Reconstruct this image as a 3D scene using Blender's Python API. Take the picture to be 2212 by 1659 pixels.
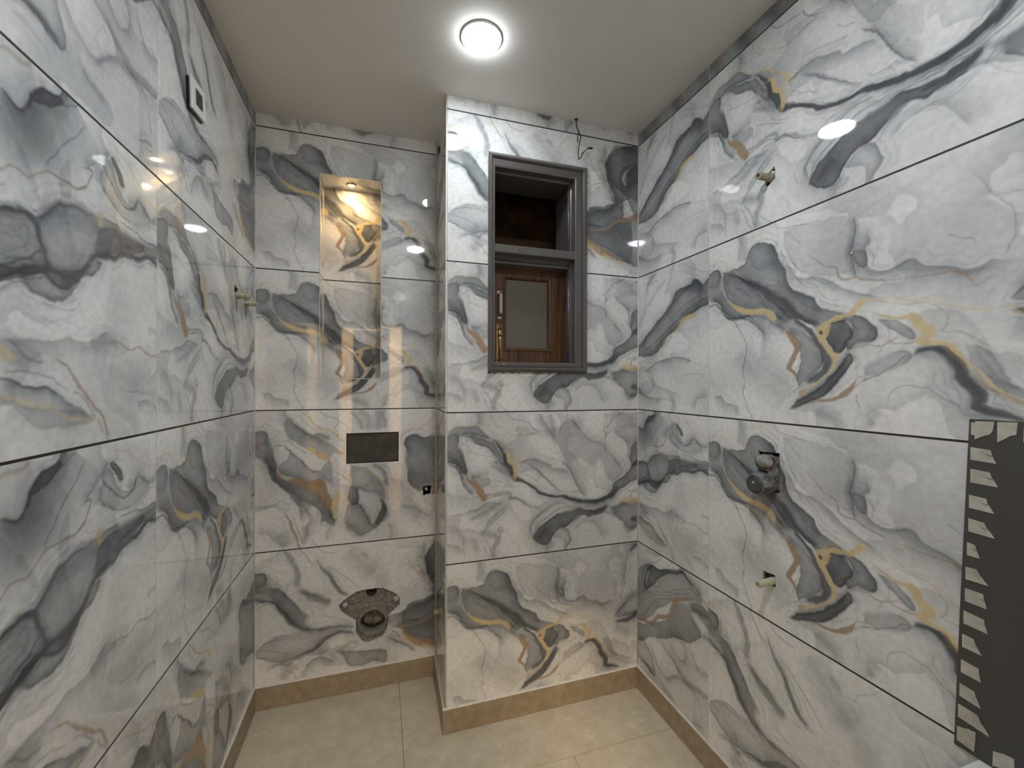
# Bathroom under renovation: marble-print wall tiles, niche, window, rough-in plumbing.
import bpy, bmesh, math, random
import numpy as np
from mathutils import Matrix, Vector
random.seed(7)
S = bpy.context.scene
for o in list(bpy.data.objects): bpy.data.objects.remove(o)
COL = S.collection

# ------------------------------------------------------------------ camera
CZ = 1.3743; YAW = .3037; PITCH = .0008; ROLL = -.0023; FPX = 909.4649
cam_d = bpy.data.cameras.new('camera'); cam = bpy.data.objects.new('camera', cam_d); COL.objects.link(cam)
cam_d.sensor_width = 36; cam_d.sensor_fit = 'HORIZONTAL'; cam_d.lens = FPX / 2212 * 36; cam_d.clip_start = .01
fw = Vector((math.sin(YAW) * math.cos(PITCH), math.cos(YAW) * math.cos(PITCH), math.sin(PITCH)))
rt = Vector((math.cos(YAW), -math.sin(YAW), 0)); up = rt.cross(fw)
r2 = rt * math.cos(ROLL) - up * math.sin(ROLL); u2 = rt * math.sin(ROLL) + up * math.cos(ROLL)
M = Matrix((r2, u2, -fw)).transposed().to_4x4(); M.translation = (0, 0, CZ); cam.matrix_world = M
S.camera = cam
# ------------------------------------------------------------------ world, exposure, light levels
w = bpy.data.worlds.new('world'); S.world = w; w.use_nodes = True
w.node_tree.nodes['Background'].inputs[0].default_value = (.5, .55, .6, 1); w.node_tree.nodes['Background'].inputs[1].default_value = .02
S.view_settings.view_transform = 'Standard'; S.view_settings.look = 'None'; S.view_settings.gamma = 1
S.view_settings.use_curve_mapping = False; S.view_settings.exposure = 0.55
LED_STRENGTH = (60.0, 195.0); LED_COLOR = (.87, .955, 1.0)
NICHE_WATT = .55; NICHE_COLOR = (1.0, .62, .22)
HALL_WATT = 640.0; HALL_COLOR = (1.0, .72, .42)
S.cycles.use_denoising = True; S.cycles.caustics_reflective = False; S.cycles.caustics_refractive = False
S.cycles.sample_clamp_indirect = 80; S.cycles.max_bounces = 7; S.cycles.diffuse_bounces = 4; S.cycles.glossy_bounces = 3; S.cycles.transmission_bounces = 2
S.cycles.use_adaptive_sampling = True; S.cycles.adaptive_threshold = .08; S.cycles.adaptive_min_samples = 16

# ------------------------------------------------------------------ room dimensions (m)
XL, XR, YB, YC = -.5038, 1.123, 2.0124, 1.6609      # left wall, right wall, back wall, chase front
XE, XE2 = .2461, .2546                              # chase corner, its line on the back wall
YF = -.62                                           # wall behind the camera
CEIL = 2.5157; Z1 = 2.4613                          # ceiling, top joint line
SR, SL = 1.2279, 1.1997                             # vertical tile seams on right and left wall
ROW = {r: Z1 - .6 * r for r in range(0, 5)}         # bottom of each tile row
GAP = .0025
NX0, NX1, NZ0, NZ1, ND = -.2535, .003, 1.398, 2.297, .13   # niche
WX0, WX1, WZ0, WZ1 = .432, .846, 1.440, 2.302              # window opening in the wall

# ------------------------------------------------------------------ helpers
def mat(name, color, rough=.5, metal=0, noise=None, bump=None, spec=.5, emit=None, scale=20, coat=0):
    m = bpy.data.materials.new(name); m.use_nodes = True; nt = m.node_tree; b = nt.nodes['Principled BSDF']
    b.inputs['Base Color'].default_value = (*color, 1); b.inputs['Roughness'].default_value = rough; b.inputs['Metallic'].default_value = metal
    b.inputs['Specular IOR Level'].default_value = spec
    if coat: b.inputs['Coat Weight'].default_value = coat; b.inputs['Coat Roughness'].default_value = .15
    tc = nt.nodes.new('ShaderNodeTexCoord')
    if noise:
        n = nt.nodes.new('ShaderNodeTexNoise'); n.inputs['Scale'].default_value = scale; n.inputs['Detail'].default_value = 6; n.inputs['Roughness'].default_value = .6
        nt.links.new(tc.outputs['Object'], n.inputs['Vector'])
        r = nt.nodes.new('ShaderNodeValToRGB'); r.color_ramp.elements[0].position = .32; r.color_ramp.elements[1].position = .7
        r.color_ramp.elements[0].color = (*color, 1); r.color_ramp.elements[1].color = (*noise, 1)
        nt.links.new(n.outputs['Fac'], r.inputs['Fac']); nt.links.new(r.outputs['Color'], b.inputs['Base Color'])
    if bump:
        n2 = nt.nodes.new('ShaderNodeTexNoise'); n2.inputs['Scale'].default_value = bump[0]; n2.inputs['Detail'].default_value = 5
        nt.links.new(tc.outputs['Object'], n2.inputs['Vector'])
        bp = nt.nodes.new('ShaderNodeBump'); bp.inputs['Strength'].default_value = bump[1]; bp.inputs['Distance'].default_value = bump[2] if len(bump) > 2 else .005
        nt.links.new(n2.outputs['Fac'], bp.inputs['Height']); nt.links.new(bp.outputs['Normal'], b.inputs['Normal'])
    if emit: b.inputs['Emission Color'].default_value = (*emit[0], 1); b.inputs['Emission Strength'].default_value = emit[1]
    return m
def obj(name, me, parent=None, m=None):
    o = bpy.data.objects.new(name, me); COL.objects.link(o)
    if m and not me.materials: me.materials.append(m)
    if parent: o.parent = parent
    return o
def tag(o, label=None, cat=None, group=None, kind=None):
    if label: o['label'] = label
    if cat: o['category'] = cat
    if group: o['group'] = group
    if kind: o['kind'] = kind
    return o
def thing(name, label, cat, loc, group=None):
    o = bpy.data.objects.new(name, None); COL.objects.link(o); o.location = loc; o.empty_display_size = .05
    return tag(o, label, cat, group)
class MB:
    """Collects shapes in world coordinates; build() links them as one mesh, local to the parent."""
    def __init__(s): s.v = []; s.f = []
    def add(s, vs, fs):
        k = len(s.v); s.v += [tuple(v) for v in vs]; s.f += [tuple(i + k for i in f) for f in fs]; return s
    def box(s, x0, x1, y0, y1, z0, z1):
        return s.add([(x, y, z) for x in (x0, x1) for y in (y0, y1) for z in (z0, z1)],
                     [(0, 1, 3, 2), (4, 6, 7, 5), (0, 4, 5, 1), (2, 3, 7, 6), (0, 2, 6, 4), (1, 5, 7, 3)])
    def prism(s, poly, e, d):
        """poly: 3D points, extruded by vector d (unused e keeps call sites readable)."""
        n = len(poly); d = Vector(d); a = [Vector(p) for p in poly]
        return s.add(a + [p + d for p in a], [tuple(range(n - 1, -1, -1)), tuple(range(n, 2 * n))] + [(i, (i + 1) % n, n + (i + 1) % n, n + i) for i in range(n)])
    def tube(s, path, rad, seg=12, cap=True):
        path = [Vector(p) for p in path]; n = len(path); rad = rad if isinstance(rad, (list, tuple)) else [rad] * n
        t0 = (path[1] - path[0]).normalized(); a = t0.orthogonal().normalized(); vs = []; k = len(s.v)
        for i, p in enumerate(path):
            t = (path[min(i + 1, n - 1)] - path[max(i - 1, 0)]).normalized(); a = (a - t * a.dot(t)).normalized(); b = t.cross(a)
            for j in range(seg):
                an = 2 * math.pi * j / seg; vs.append(p + (a * math.cos(an) + b * math.sin(an)) * rad[i])
        fs = [(i * seg + j, i * seg + (j + 1) % seg, (i + 1) * seg + (j + 1) % seg, (i + 1) * seg + j) for i in range(n - 1) for j in range(seg)]
        if cap: fs += [tuple(range(seg - 1, -1, -1)), tuple((n - 1) * seg + j for j in range(seg))]
        return s.add(vs, fs)
    def lathe(s, org, axis, prof, seg=32):
        """prof: (radius, height along axis) pairs."""
        axis = Vector(axis).normalized(); a = axis.orthogonal().normalized(); b = axis.cross(a); org = Vector(org); vs = []
        for r, h in prof:
            for j in range(seg):
                an = 2 * math.pi * j / seg; vs.append(org + axis * h + (a * math.cos(an) + b * math.sin(an)) * r)
        n = len(prof)
        return s.add(vs, [(i * seg + j, i * seg + (j + 1) % seg, (i + 1) * seg + (j + 1) % seg, (i + 1) * seg + j) for i in range(n - 1) for j in range(seg)])
    def build(s, name, m, parent=None, bevel=0, smooth=False, seg=2):
        off = Vector(parent.matrix_world.translation) if parent and parent.parent is None and parent.type == 'EMPTY' else Vector()
        if parent and parent.type == 'EMPTY': off = Vector(parent.location)
        elif parent and parent.parent and parent.parent.type == 'EMPTY': off = Vector(parent.parent.location)
        me = bpy.data.meshes.new(name); me.from_pydata([tuple(Vector(v) - off) for v in s.v], [], s.f)
        bm = bmesh.new(); bm.from_mesh(me); bmesh.ops.recalc_face_normals(bm, faces=bm.faces)
        if bevel: bmesh.ops.bevel(bm, geom=[e for e in bm.edges], offset=bevel, segments=seg, affect='EDGES', clamp_overlap=True)
        bm.to_mesh(me); bm.free()
        if smooth:
            for p in me.polygons: p.use_smooth = True
        return obj(name, me, parent, m)
def smooth_path(pts, k=5):
    p = [Vector(q) for q in pts]; p = [2 * p[0] - p[1]] + p + [2 * p[-1] - p[-2]]; out = []
    for i in range(1, len(p) - 2):
        a, b, c, d = p[i - 1:i + 3]
        for j in range(k):
            t = j / k; out.append(.5 * (2 * b + (c - a) * t + (2 * a - 5 * b + 4 * c - d) * t * t + (3 * b - a - 3 * c + d) * t ** 3))
    return out + [p[-2]]

# ------------------------------------------------------------------ materials
M_SLAB = mat('tile_bedding', (.045, .032, .028), .8)
M_JOINT = mat('joint_strip', (.016, .011, .011), .55, noise=(.034, .023, .022), scale=60)
M_GROUT = mat('pale_grout', (.50, .48, .45), .7, noise=(.36, .33, .30), scale=90)
M_CAULK = mat('white_caulk', (.74, .72, .69), .6, noise=(.6, .57, .52), scale=40)
M_CEIL = mat('ceiling_paint', (.72, .70, .665), .75, noise=(.75, .73, .70), scale=3, bump=(160, .06, .002))
M_CEMENT = mat('grey_cement', (.21, .185, .16), .95, noise=(.36, .33, .295), scale=70, bump=(140, .7, .004))
M_DARKCEM = mat('dark_cement', (.035, .030, .026), .95, noise=(.13, .12, .11), scale=80, bump=(120, .8, .005))
M_SKIRT = mat('beige_skirting_stone', (.285, .228, .155), .42, noise=(.40, .332, .240), scale=28, bump=(90, .12, .002))
M_FRAME = mat('grey_brown_enamel', (.098, .088, .083), .30, noise=(.112, .102, .096), scale=8, bump=(45, .10, .002), coat=.4)
M_CREAM = mat('cream_plastic_pipe', (.50, .47, .30), .5, noise=(.62, .60, .44), scale=90)
M_WHITE = mat('white_plastic', (.80, .79, .77), .35)
M_BLACK = mat('black_plastic', (.012, .012, .014), .4)
M_DKMOD = mat('dark_switch_module', (.055, .052, .050), .35)
M_BOARD = mat('charcoal_board', (.060, .057, .054), .62, noise=(.066, .062, .058), scale=4)
M_TAPE = mat('masking_tape', (.50, .475, .42), .75, noise=(.38, .36, .315), scale=55, bump=(120, .25, .002))
M_STEEL = mat('brushed_steel', (.55, .53, .50), .28, 1.0)
M_BRASS = mat('polished_brass', (.62, .43, .20), .22, 1.0)
M_PLATE = mat('dusty_dark_plastic', (.040, .033, .028), .6, noise=(.085, .075, .066), scale=22)
M_LEDGE = mat('white_stone_ledge', (.80, .79, .77), .25, noise=(.76, .75, .73), scale=5)
M_SHAFT = mat('brown_stained_plaster', (.040, .023, .013), .95, noise=(.15, .088, .048), scale=11, bump=(50, .6, .006))
M_HALL = mat('hall_paint', (.80, .74, .62), .7)
M_RUST = mat('plug_plaster', (.60, .58, .56), .8, noise=(.42, .39, .36), scale=120, bump=(160, .5, .003))

def wood_mat():
    m = bpy.data.materials.new('varnished_teak'); m.use_nodes = True; nt = m.node_tree; b = nt.nodes['Principled BSDF']
    tc = nt.nodes.new('ShaderNodeTexCoord'); mp = nt.nodes.new('ShaderNodeMapping'); mp.inputs['Scale'].default_value = (9, 9, 1.0)
    n = nt.nodes.new('ShaderNodeTexNoise'); n.inputs['Scale'].default_value = 4.5; n.inputs['Detail'].default_value = 4; n.inputs['Distortion'].default_value = .8
    wv = nt.nodes.new('ShaderNodeTexWave'); wv.inputs['Scale'].default_value = 1.6; wv.inputs['Distortion'].default_value = 9; wv.inputs['Detail'].default_value = 3; wv.inputs['Detail Scale'].default_value = 1.5
    mx = nt.nodes.new('ShaderNodeMix'); mx.data_type = 'FLOAT'; mx.inputs[0].default_value = .34
    r = nt.nodes.new('ShaderNodeValToRGB'); r.color_ramp.elements[0].position = .2; r.color_ramp.elements[1].position = .85
    r.color_ramp.elements[0].color = (.042, .017, .007, 1); r.color_ramp.elements[1].color = (.150, .068, .027, 1)
    L = nt.links.new
    L(tc.outputs['Object'], mp.inputs['Vector']); L(mp.outputs['Vector'], n.inputs['Vector']); L(mp.outputs['Vector'], wv.inputs['Vector'])
    L(n.outputs['Fac'], mx.inputs[2]); L(wv.outputs['Fac'], mx.inputs[3]); L(mx.outputs[0], r.inputs['Fac']); L(r.outputs['Color'], b.inputs['Base Color'])
    b.inputs['Roughness'].default_value = .38
    return m
M_WOOD = wood_mat()
def frosted_mat():
    m = bpy.data.materials.new('dusty_frosted_glass'); m.use_nodes = True; nt = m.node_tree; b = nt.nodes['Principled BSDF']
    b.inputs['Base Color'].default_value = (.12, .105, .088, 1); b.inputs['Roughness'].default_value = .55
    tc = nt.nodes.new('ShaderNodeTexCoord'); n = nt.nodes.new('ShaderNodeTexNoise'); n.inputs['Scale'].default_value = 220; n.inputs['Detail'].default_value = 3
    r = nt.nodes.new('ShaderNodeValToRGB'); r.color_ramp.elements[0].position = .6; r.color_ramp.elements[0].color = (.120, .105, .086, 1)
    r.color_ramp.elements[1].position = .78; r.color_ramp.elements[1].color = (.155, .137, .115, 1)
    nt.links.new(tc.outputs['Object'], n.inputs['Vector']); nt.links.new(n.outputs['Fac'], r.inputs['Fac']); nt.links.new(r.outputs['Color'], b.inputs['Base Color'])
    return m
M_FROST = frosted_mat()
def floor_mat():
    m = bpy.data.materials.new('beige_stone_floor'); m.use_nodes = True; nt = m.node_tree; b = nt.nodes['Principled BSDF']; L = nt.links.new
    tc = nt.nodes.new('ShaderNodeTexCoord')
    n1 = nt.nodes.new('ShaderNodeTexNoise'); n1.inputs['Scale'].default_value = 13; n1.inputs['Detail'].default_value = 11; n1.inputs['Roughness'].default_value = .78
    r1 = nt.nodes.new('ShaderNodeValToRGB'); r1.color_ramp.elements[0].position = .3; r1.color_ramp.elements[1].position = .72
    r1.color_ramp.elements[0].color = (.44, .395, .30, 1); r1.color_ramp.elements[1].color = (.66, .615, .505, 1)
    mp = nt.nodes.new('ShaderNodeMapping'); mp.inputs['Scale'].default_value = (4.5, .8, 1); mp.inputs['Rotation'].default_value = (0, 0, .14)
    n2 = nt.nodes.new('ShaderNodeTexNoise'); n2.inputs['Scale'].default_value = 2.2; n2.inputs['Detail'].default_value = 7; n2.inputs['Roughness'].default_value = .6; n2.inputs['Distortion'].default_value = .4
    sub = nt.nodes.new('ShaderNodeMath'); sub.operation = 'SUBTRACT'; sub.inputs[1].default_value = .5
    ab = nt.nodes.new('ShaderNodeMath'); ab.operation = 'ABSOLUTE'
    r2 = nt.nodes.new('ShaderNodeValToRGB'); r2.color_ramp.elements[0].position = .0; r2.color_ramp.elements[0].color = (1, 1, 1, 1); r2.color_ramp.elements[1].position = .008; r2.color_ramp.elements[1].color = (0, 0, 0, 1)
    mk = nt.nodes.new('ShaderNodeMath'); mk.operation = 'MULTIPLY'
    mx = nt.nodes.new('ShaderNodeMix'); mx.data_type = 'RGBA'; mx.inputs[7].default_value = (.74, .71, .62, 1)
    n3 = nt.nodes.new('ShaderNodeTexNoise'); n3.inputs['Scale'].default_value = 26; n3.inputs['Detail'].default_value = 4
    r3 = nt.nodes.new('ShaderNodeValToRGB'); r3.color_ramp.elements[0].position = .52; r3.color_ramp.elements[1].position = .72; r3.color_ramp.elements[1].color = (.75, .75, .75, 1)
    L(tc.outputs['Object'], n1.inputs['Vector']); L(n1.outputs['Fac'], r1.inputs['Fac'])
    L(tc.outputs['Object'], mp.inputs['Vector']); L(mp.outputs['Vector'], n2.inputs['Vector']); L(n2.outputs['Fac'], sub.inputs[0]); L(sub.outputs[0], ab.inputs[0]); L(ab.outputs[0], r2.inputs['Fac'])
    L(tc.outputs['Object'], n3.inputs['Vector']); L(n3.outputs['Fac'], r3.inputs['Fac']); L(r2.outputs['Color'], mk.inputs[0]); L(r3.outputs['Color'], mk.inputs[1])
    L(mk.outputs[0], mx.inputs[0]); L(r1.outputs['Color'], mx.inputs[6]); L(mx.outputs[2], b.inputs['Base Color'])
    b.inputs['Roughness'].default_value = .42
    bp = nt.nodes.new('ShaderNodeBump'); bp.inputs['Strength'].default_value = .1; bp.inputs['Distance'].default_value = .002; L(n1.outputs['Fac'], bp.inputs['Height']); L(bp.outputs['Normal'], b.inputs['Normal'])
    return m
M_FLOOR = floor_mat()
def tile_mat():
    m = bpy.data.materials.new('polished_marble_print'); m.use_nodes = True; nt = m.node_tree; b = nt.nodes['Principled BSDF']; L = nt.links.new
    a = nt.nodes.new('ShaderNodeAttribute'); a.attribute_name = 'print'
    tc = nt.nodes.new('ShaderNodeTexCoord'); n = nt.nodes.new('ShaderNodeTexNoise'); n.inputs['Scale'].default_value = 60; n.inputs['Detail'].default_value = 1
    mr = nt.nodes.new('ShaderNodeMapRange'); mr.inputs[1].default_value = .3; mr.inputs[2].default_value = .7; mr.inputs[3].default_value = .93; mr.inputs[4].default_value = 1.05
    mx = nt.nodes.new('ShaderNodeMix'); mx.data_type = 'RGBA'; mx.blend_type = 'MULTIPLY'; mx.inputs[0].default_value = 1
    L(tc.outputs['Object'], n.inputs['Vector']); L(n.outputs['Fac'], mr.inputs[0]); L(a.outputs['Color'], mx.inputs[6]); L(mr.outputs[0], mx.inputs[7]); L(mx.outputs[2], b.inputs['Base Color'])
    b.inputs['Roughness'].default_value = .035; b.inputs['IOR'].default_value = 1.5
    return m
M_TILE = tile_mat()

# ------------------------------------------------------------------ tile print
FACES={
 'A':[
  ('P',.3,.8,30,[62,499,107,499,150,505,170,538,189,557,218,557,251,540,269,514,280,480,296,445,302,411,324,381,355,359,382,347,394,326,417,308,446,298,427,284,399,269,360,291,319,319,286,350,240,385,177,431,122,466]),
  ('P',.1,.6,20,[166,534,186,557,218,557,248,542,269,514,275,486,252,467,215,466,183,485]),
  ('F',.45,26,-1,[215,557,251,540,269,514,280,480,296,445,302,411,324,381,355,359,382,347,394,326,417,308,446,298]),
  ('P',.45,.75,20,[-28,515,0,508,23,514,51,508,61,493,58,467,51,447,23,447,1,458,-28,464]),
  ('P',.28,.8,40,[-28,461,1,455,55,443,70,413,122,374,177,342,228,345,264,328,292,303,292,263,264,287,215,315,177,323,122,334,78,352,55,380,31,406,1,418,-27,426]),
  ('P',.32,.7,60,[62,433,62,475,78,495,122,478,177,431,240,380,286,340,330,303,298,298,264,323,228,345,183,347,136,366,93,397]),
  ('R',.65,[4,8,12,14,16,15,16,16],6,0,[122,475,163,445,215,414,258,379,303,342,335,309,368,285,397,265]),
  ('R',.5,[2,5,7,8,6,4],3,0,[143,456,190,420,240,380,275,347,303,317,325,299]),
  ('P',.3,.8,25,[269,291,303,282,345,271,380,234,409,194,404,166,380,139,351,115,338,106,333,140,346,179,335,228,303,262]),
  ('R',.6,[4,8,12,14,15,14,12,6],5,0,[319,302,356,275,390,233,413,201,418,175,409,148,380,127,356,111]),
  ('P',.42,.75,20,[446,297,482,289,509,274,528,257,536,243,534,227,521,216,494,210,470,199,465,221,478,237,480,259,465,274,440,277]),
  ('P',.62,.9,12,[431,276,453,278,469,271,480,254,480,237,467,221,461,199,444,192,431,211,420,230,415,249,422,266]),
  ('P',.5,.6,14,[314,45,330,64,361,82,395,106,418,129,440,151,461,177,474,190,486,176,474,155,449,129,431,102,399,78,361,60,335,49]),
  ('R',.4,[4,12,20,16,8],12,0,[325,56,371,82,418,115,449,151,470,181]),
  ('R',.8,[1,4,6,4,1],1,3,[338,299,355,287,373,273,385,261,392,251]),
  ('R',.9,[2,4,3,3,7,8,7,6,6,8,10,9,7,7,10,7,5,4,3,4,6,9],.8,1,[574,298,561,303,539,309,517,317,502,320,490,309,476,294,453,287,427,279,408,268,398,251,404,236,415,221,424,202,438,188,438,174,431,156,422,143,404,129,380,111,356,94,346,84]),
  ('R',.9,[3,8,10,6],.8,1,[431,270,420,262,413,244,411,231]),
  ('R',.9,[4,6,4],1,4,[399,255,405,251,411,246]),
  ('R',.6,[5,10,6],.8,2,[361,99,347,89,343,79]),
  ('R',.9,[2,6,9,9,9,9,10,5],.8,1,[78,400,107,380,143,356,177,342,209,342,240,335,258,319,264,295]),
  ('R',.85,[2,8,10,10,8,8,8,5,2],.8,2,[292,268,309,256,322,235,333,219,327,195,317,175,314,160,327,145,335,125]),
  ('R',.35,3,1.0,0,[275,316,298,293,314,270,325,249,345,218]),
  ('R',.3,2.5,1.0,0,[269,338,298,303,314,285,335,248]),
  ('R',.75,2.2,.8,1,[-15,532,0,532,23,536,51,537,85,521,111,495,136,469,157,452]),
  ('F',.4,22,1,[-23,416,1,410,31,401,55,380,70,351,100,330,143,328,190,302,219,271,217,239,203,227]),
  ('R',.6,4,1.0,0,[-23,401,1,396,31,392,59,368,78,342,136,335,183,328]),
  ('R',.5,2,1.0,0,[78,344,115,324,136,292,158,250,162,233,157,200,150,161,156,115,149,87,164,48,184,11,194,-32]),
  ('R',.15,40,40,0,[122,225,164,177,216,132,264,100,309,70]),
  ('R',.12,35,35,0,[203,208,252,184,287,146,303,105]),
  ('F',.25,18,-1,[16,72,56,73,79,50,123,41,137,7]),
  ('R',.8,[1,3,5,5,7,7,2,1],.8,2,[346,52,380,67,418,74,440,79,461,91,474,102,486,124,498,135]),
  ('R',.35,2,1.0,0,[474,102,506,122,536,136,561,152,581,167,601,181]),
  ('R',.3,2,1.0,0,[490,133,510,134,506,124,525,132]),
  ('R',.7,[1.5,2,2.5,3,3,4,4,3,3,3,3,2,2,2,3,4,4,4,4],.8,2,[360,484,380,456,408,432,431,422,442,410,444,398,455,385,473,380,494,382,509,372,539,364,564,355,597,351,629,348,655,347,675,346,694,338,702,324,712,310]),
  ('F',.32,26,-1,[526,515,517,481,520,458,511,445,517,422,514,406,528,389,553,383,581,388,604,391,623,372,644,365,667,361,686,350,702,343,714,348,734,353,753,350,784,342]),
  ('R',.25,[6,10,14,12,6],10,0,[483,531,485,491,479,463,474,434,488,383]),
  ('R',.3,3,1.0,0,[485,531,486,491,481,463,474,434,482,406,490,382]),
  ('P',.22,.5,14,[475,438,485,446,505,442,517,426,516,405,501,400,484,414]),
  ('P',.1,.8,60,[292,558,380,561,485,526,475,438,482,397,426,402,360,419,319,459,297,510]),
  ('R',.3,2.5,1.0,0,[263,588,275,575,308,565,340,563,367,561]),
  ('R',.25,2,1.0,0,[292,563,319,536,345,508]),
  ('F',.3,14,-1,[275,512,294,486,292,469,314,448,324,428,350,411,380,409,408,398,440,379,469,359,505,338,546,321,571,315]),
  ('R',.3,2,1.0,0,[360,399,385,382,404,359,422,339,453,329]),
  ('R',.25,2,1.0,0,[380,400,417,382,444,362]),
  ('R',.25,2,1.0,0,[397,340,422,326,448,312]),
  ('R',.75,[2,3,3,2.5,3,3,2.5,2,2,2,3,3],.8,1,[557,319,581,307,601,297,626,298,644,291,661,281,683,271,704,264,724,262,744,261,760,255,784,232]),
  ('R',.6,2,.8,2,[574,298,594,291,620,290,644,282,658,268,662,255,658,239,653,229,664,226,680,226,694,217,714,203,736,189]),
  ('R',.85,[2,4,4,7,9,9,11,11,9,8,6,5,5,5,5,4,4,4,3,3],.8,1,[513,288,546,275,574,267,601,266,613,259,617,245,629,237,635,229,629,217,620,208,638,203,658,199,672,191,683,176,694,161,712,143,727,119,744,96,760,86,784,75]),
  ('R',.6,2.5,.8,2,[457,186,486,202,517,210,547,209,561,216,581,228]),
  ('R',.5,2,.8,2,[547,209,545,197,536,186]),
  ('R',.6,3,.8,2,[561,216,588,209,613,209]),
  ('P',.22,.6,20,[539,267,574,262,601,243,613,218,594,220,571,239,546,254]),
  ('R',.62,[2,7,8,10,13,15,16,16,16,18,16,12,12,10,8,6],3,0,[601,175,614,186,632,191,650,188,667,180,676,166,683,148,689,127,700,112,711,97,712,81,708,71,723,62,744,58,760,54,784,46]),
  ('F',.35,30,-1,[581,167,601,177,614,188,632,194,650,191,670,182,682,169,687,151,693,130,706,116,716,98,716,81,712,70,727,63,746,60,774,49]),
  ('P',.18,.5,30,[502,158,525,174,561,192,594,189,601,170,574,147,539,136,510,137]),
  ('R',.28,2,1.0,0,[556,63,561,91,578,106,601,110,626,106,650,93,672,80,691,63]),
  ('R',.22,[10,20,16,8],14,0,[385,45,418,33,440,21,449,-18]),
  ('R',.15,14,10,0,[536,54,527,32,521,11]),
  ('F',.25,16,-1,[694,196,719,192,736,175,744,152,751,129,760,112,784,100]),
  ('R',.35,1.8,1.0,0,[488,92,492,73,499,56]),
  ('R',.25,2,1.0,0,[694,203,704,181,702,161,712,133,732,99,751,76,771,58]),
  ('R',.5,1.8,.8,1,[176,642,186,589,193,564]),
  ('R',.5,2,.8,1,[194,635,202,589,224,555]),
  ('R',.45,1.6,.8,1,[208,619,218,578,227,554]),
  ('F',.2,16,1,[121,616,132,578,129,545,122,513]),
  ('R',.15,16,14,0,[142,598,149,556,156,514]),
  ('R',.25,2,1.0,0,[701,537,714,511,724,489,743,461,766,426,766,397,755,372,746,355]),
  ('R',.2,2,1.0,0,[724,489,739,476,757,473,784,462]),
  ('R',.3,2,1.0,0,[666,426,688,413,704,405,710,392]),
  ('P',.28,.5,18,[898,358,867,354,835,350,794,320,758,285,755,272,799,269,841,271,899,285]),
  ('R',.6,[4,10,14,14,12,10],4,0,[755,251,789,250,825,253,851,261,872,273,904,284]),
  ('F',.3,12,1,[753,277,768,288,804,318,835,350,872,362,898,365]),
  ('R',.4,3,1.0,0,[814,498,806,453,809,417,799,382,788,357]),
  ('F',.22,20,-1,[887,589,856,575,832,564,835,532,814,498,806,444,799,382]),
  ('R',.5,[10,16,8],5,0,[885,594,856,575,835,554]),
  ('R',.6,2,.8,2,[758,245,804,241,851,240,899,244]),
  ('R',.2,20,16,0,[758,226,804,205,836,195]),
  ('F',.2,30,-1,[707,199,728,160,748,120,799,93,873,69]),
  ('R',.6,3,.8,2,[658,199,673,174,698,143,723,107,763,86,815,62,899,53]),
 ],
 'B':[
  ('P',.3,.8,16,[-11,513,2,513,36,541,73,543,99,548,125,549,141,540,160,513,181,495,160,492,137,504,107,517,84,516,58,504,36,513,14,516]),
  ('F',.35,10,-1,[58,504,84,516,103,519,133,506,160,500,183,490]),
  ('P',.42,.8,22,[-15,506,2,508,25,514,43,511,57,502,56,474,66,448,70,422,77,400,88,366,85,348,66,356,51,383,29,399,2,408,-15,412]),
  ('P',.22,.7,22,[-15,448,2,447,36,453,66,445,85,385,88,355,66,364,44,394,22,417,2,422,-15,425]),
  ('F',.4,20,1,[-15,403,5,396,22,388,40,376,55,350,70,316,88,292,107,269,115,250]),
  ('R',.5,4,1.0,0,[2,404,22,408,44,387,57,357,73,327]),
  ('R',.75,2.2,.8,1,[-8,531,2,531,18,529,32,539,51,542,77,543,99,548,120,549,141,540,156,521,171,505,191,491]),
  ('P',.26,.6,18,[84,506,110,509,148,493,187,480,202,461,218,438,238,406,242,376,218,396,199,420,172,451,141,463,114,476,99,495]),
  ('P',.16,.6,14,[181,495,202,491,238,482,257,466,269,443,281,427,265,420,242,437,222,453,202,476]),
  ('R',.75,[3,6,9,10,14,18,20,18,14,9,8,9,10,9,8,8,9,10,12,12,12,14,16,18],2,0,[181,487,202,476,218,456,234,437,244,414,254,390,268,367,280,343,288,326,310,317,338,303,359,290,375,276,392,259,417,247,455,237,502,232,545,222,589,208,629,199,665,198,707,209,734,225,758,252]),
  ('R',.35,[6,10,14,16,16,12,10,10],8,0,[502,229,545,216,589,202,629,193,666,192,711,202,748,228,795,262]),
  ('P',.5,.8,20,[852,354,891,373,901,288,862,278,824,264,786,238,753,211,734,205,739,241,748,274,776,292,814,311,838,330]),
  ('P',.45,.8,16,[901,453,867,452,842,434,840,401,833,376,843,351,840,334,857,341,901,356]),
  ('F',.25,10,-1,[179,488,202,482,218,460,234,441,242,429]),
  ('R',.5,2,1,3,[126,505,156,493,179,481,199,474,210,457,226,439,238,433]),
  ('R',.9,[2,4,5,5,4],.8,1,[191,489,210,487,234,478,250,466,265,447]),
  ('R',.9,[4,7,8,6,6,8,8,10,10],.8,1,[238,437,254,432,258,413,262,394,278,382,288,366,292,343,290,331,282,326]),
  ('R',.9,[2,5,5,4],.8,1,[269,431,285,427,295,411,294,388,288,373]),
  ('R',.9,[3,5,3],.8,1,[285,415,300,409,310,387]),
  ('R',.85,[2,5,4,1],.8,2,[308,388,326,387,332,396,338,398]),
  ('R',.85,[3,4,2],.8,2,[306,326,318,322,334,315]),
  ('R',.85,[2,6,10,13,15,15,12],.8,2,[83,350,96,329,115,313,134,297,141,281,147,266,157,252]),
  ('R',.85,[10,12],.8,2,[147,253,168,253]),
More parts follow.
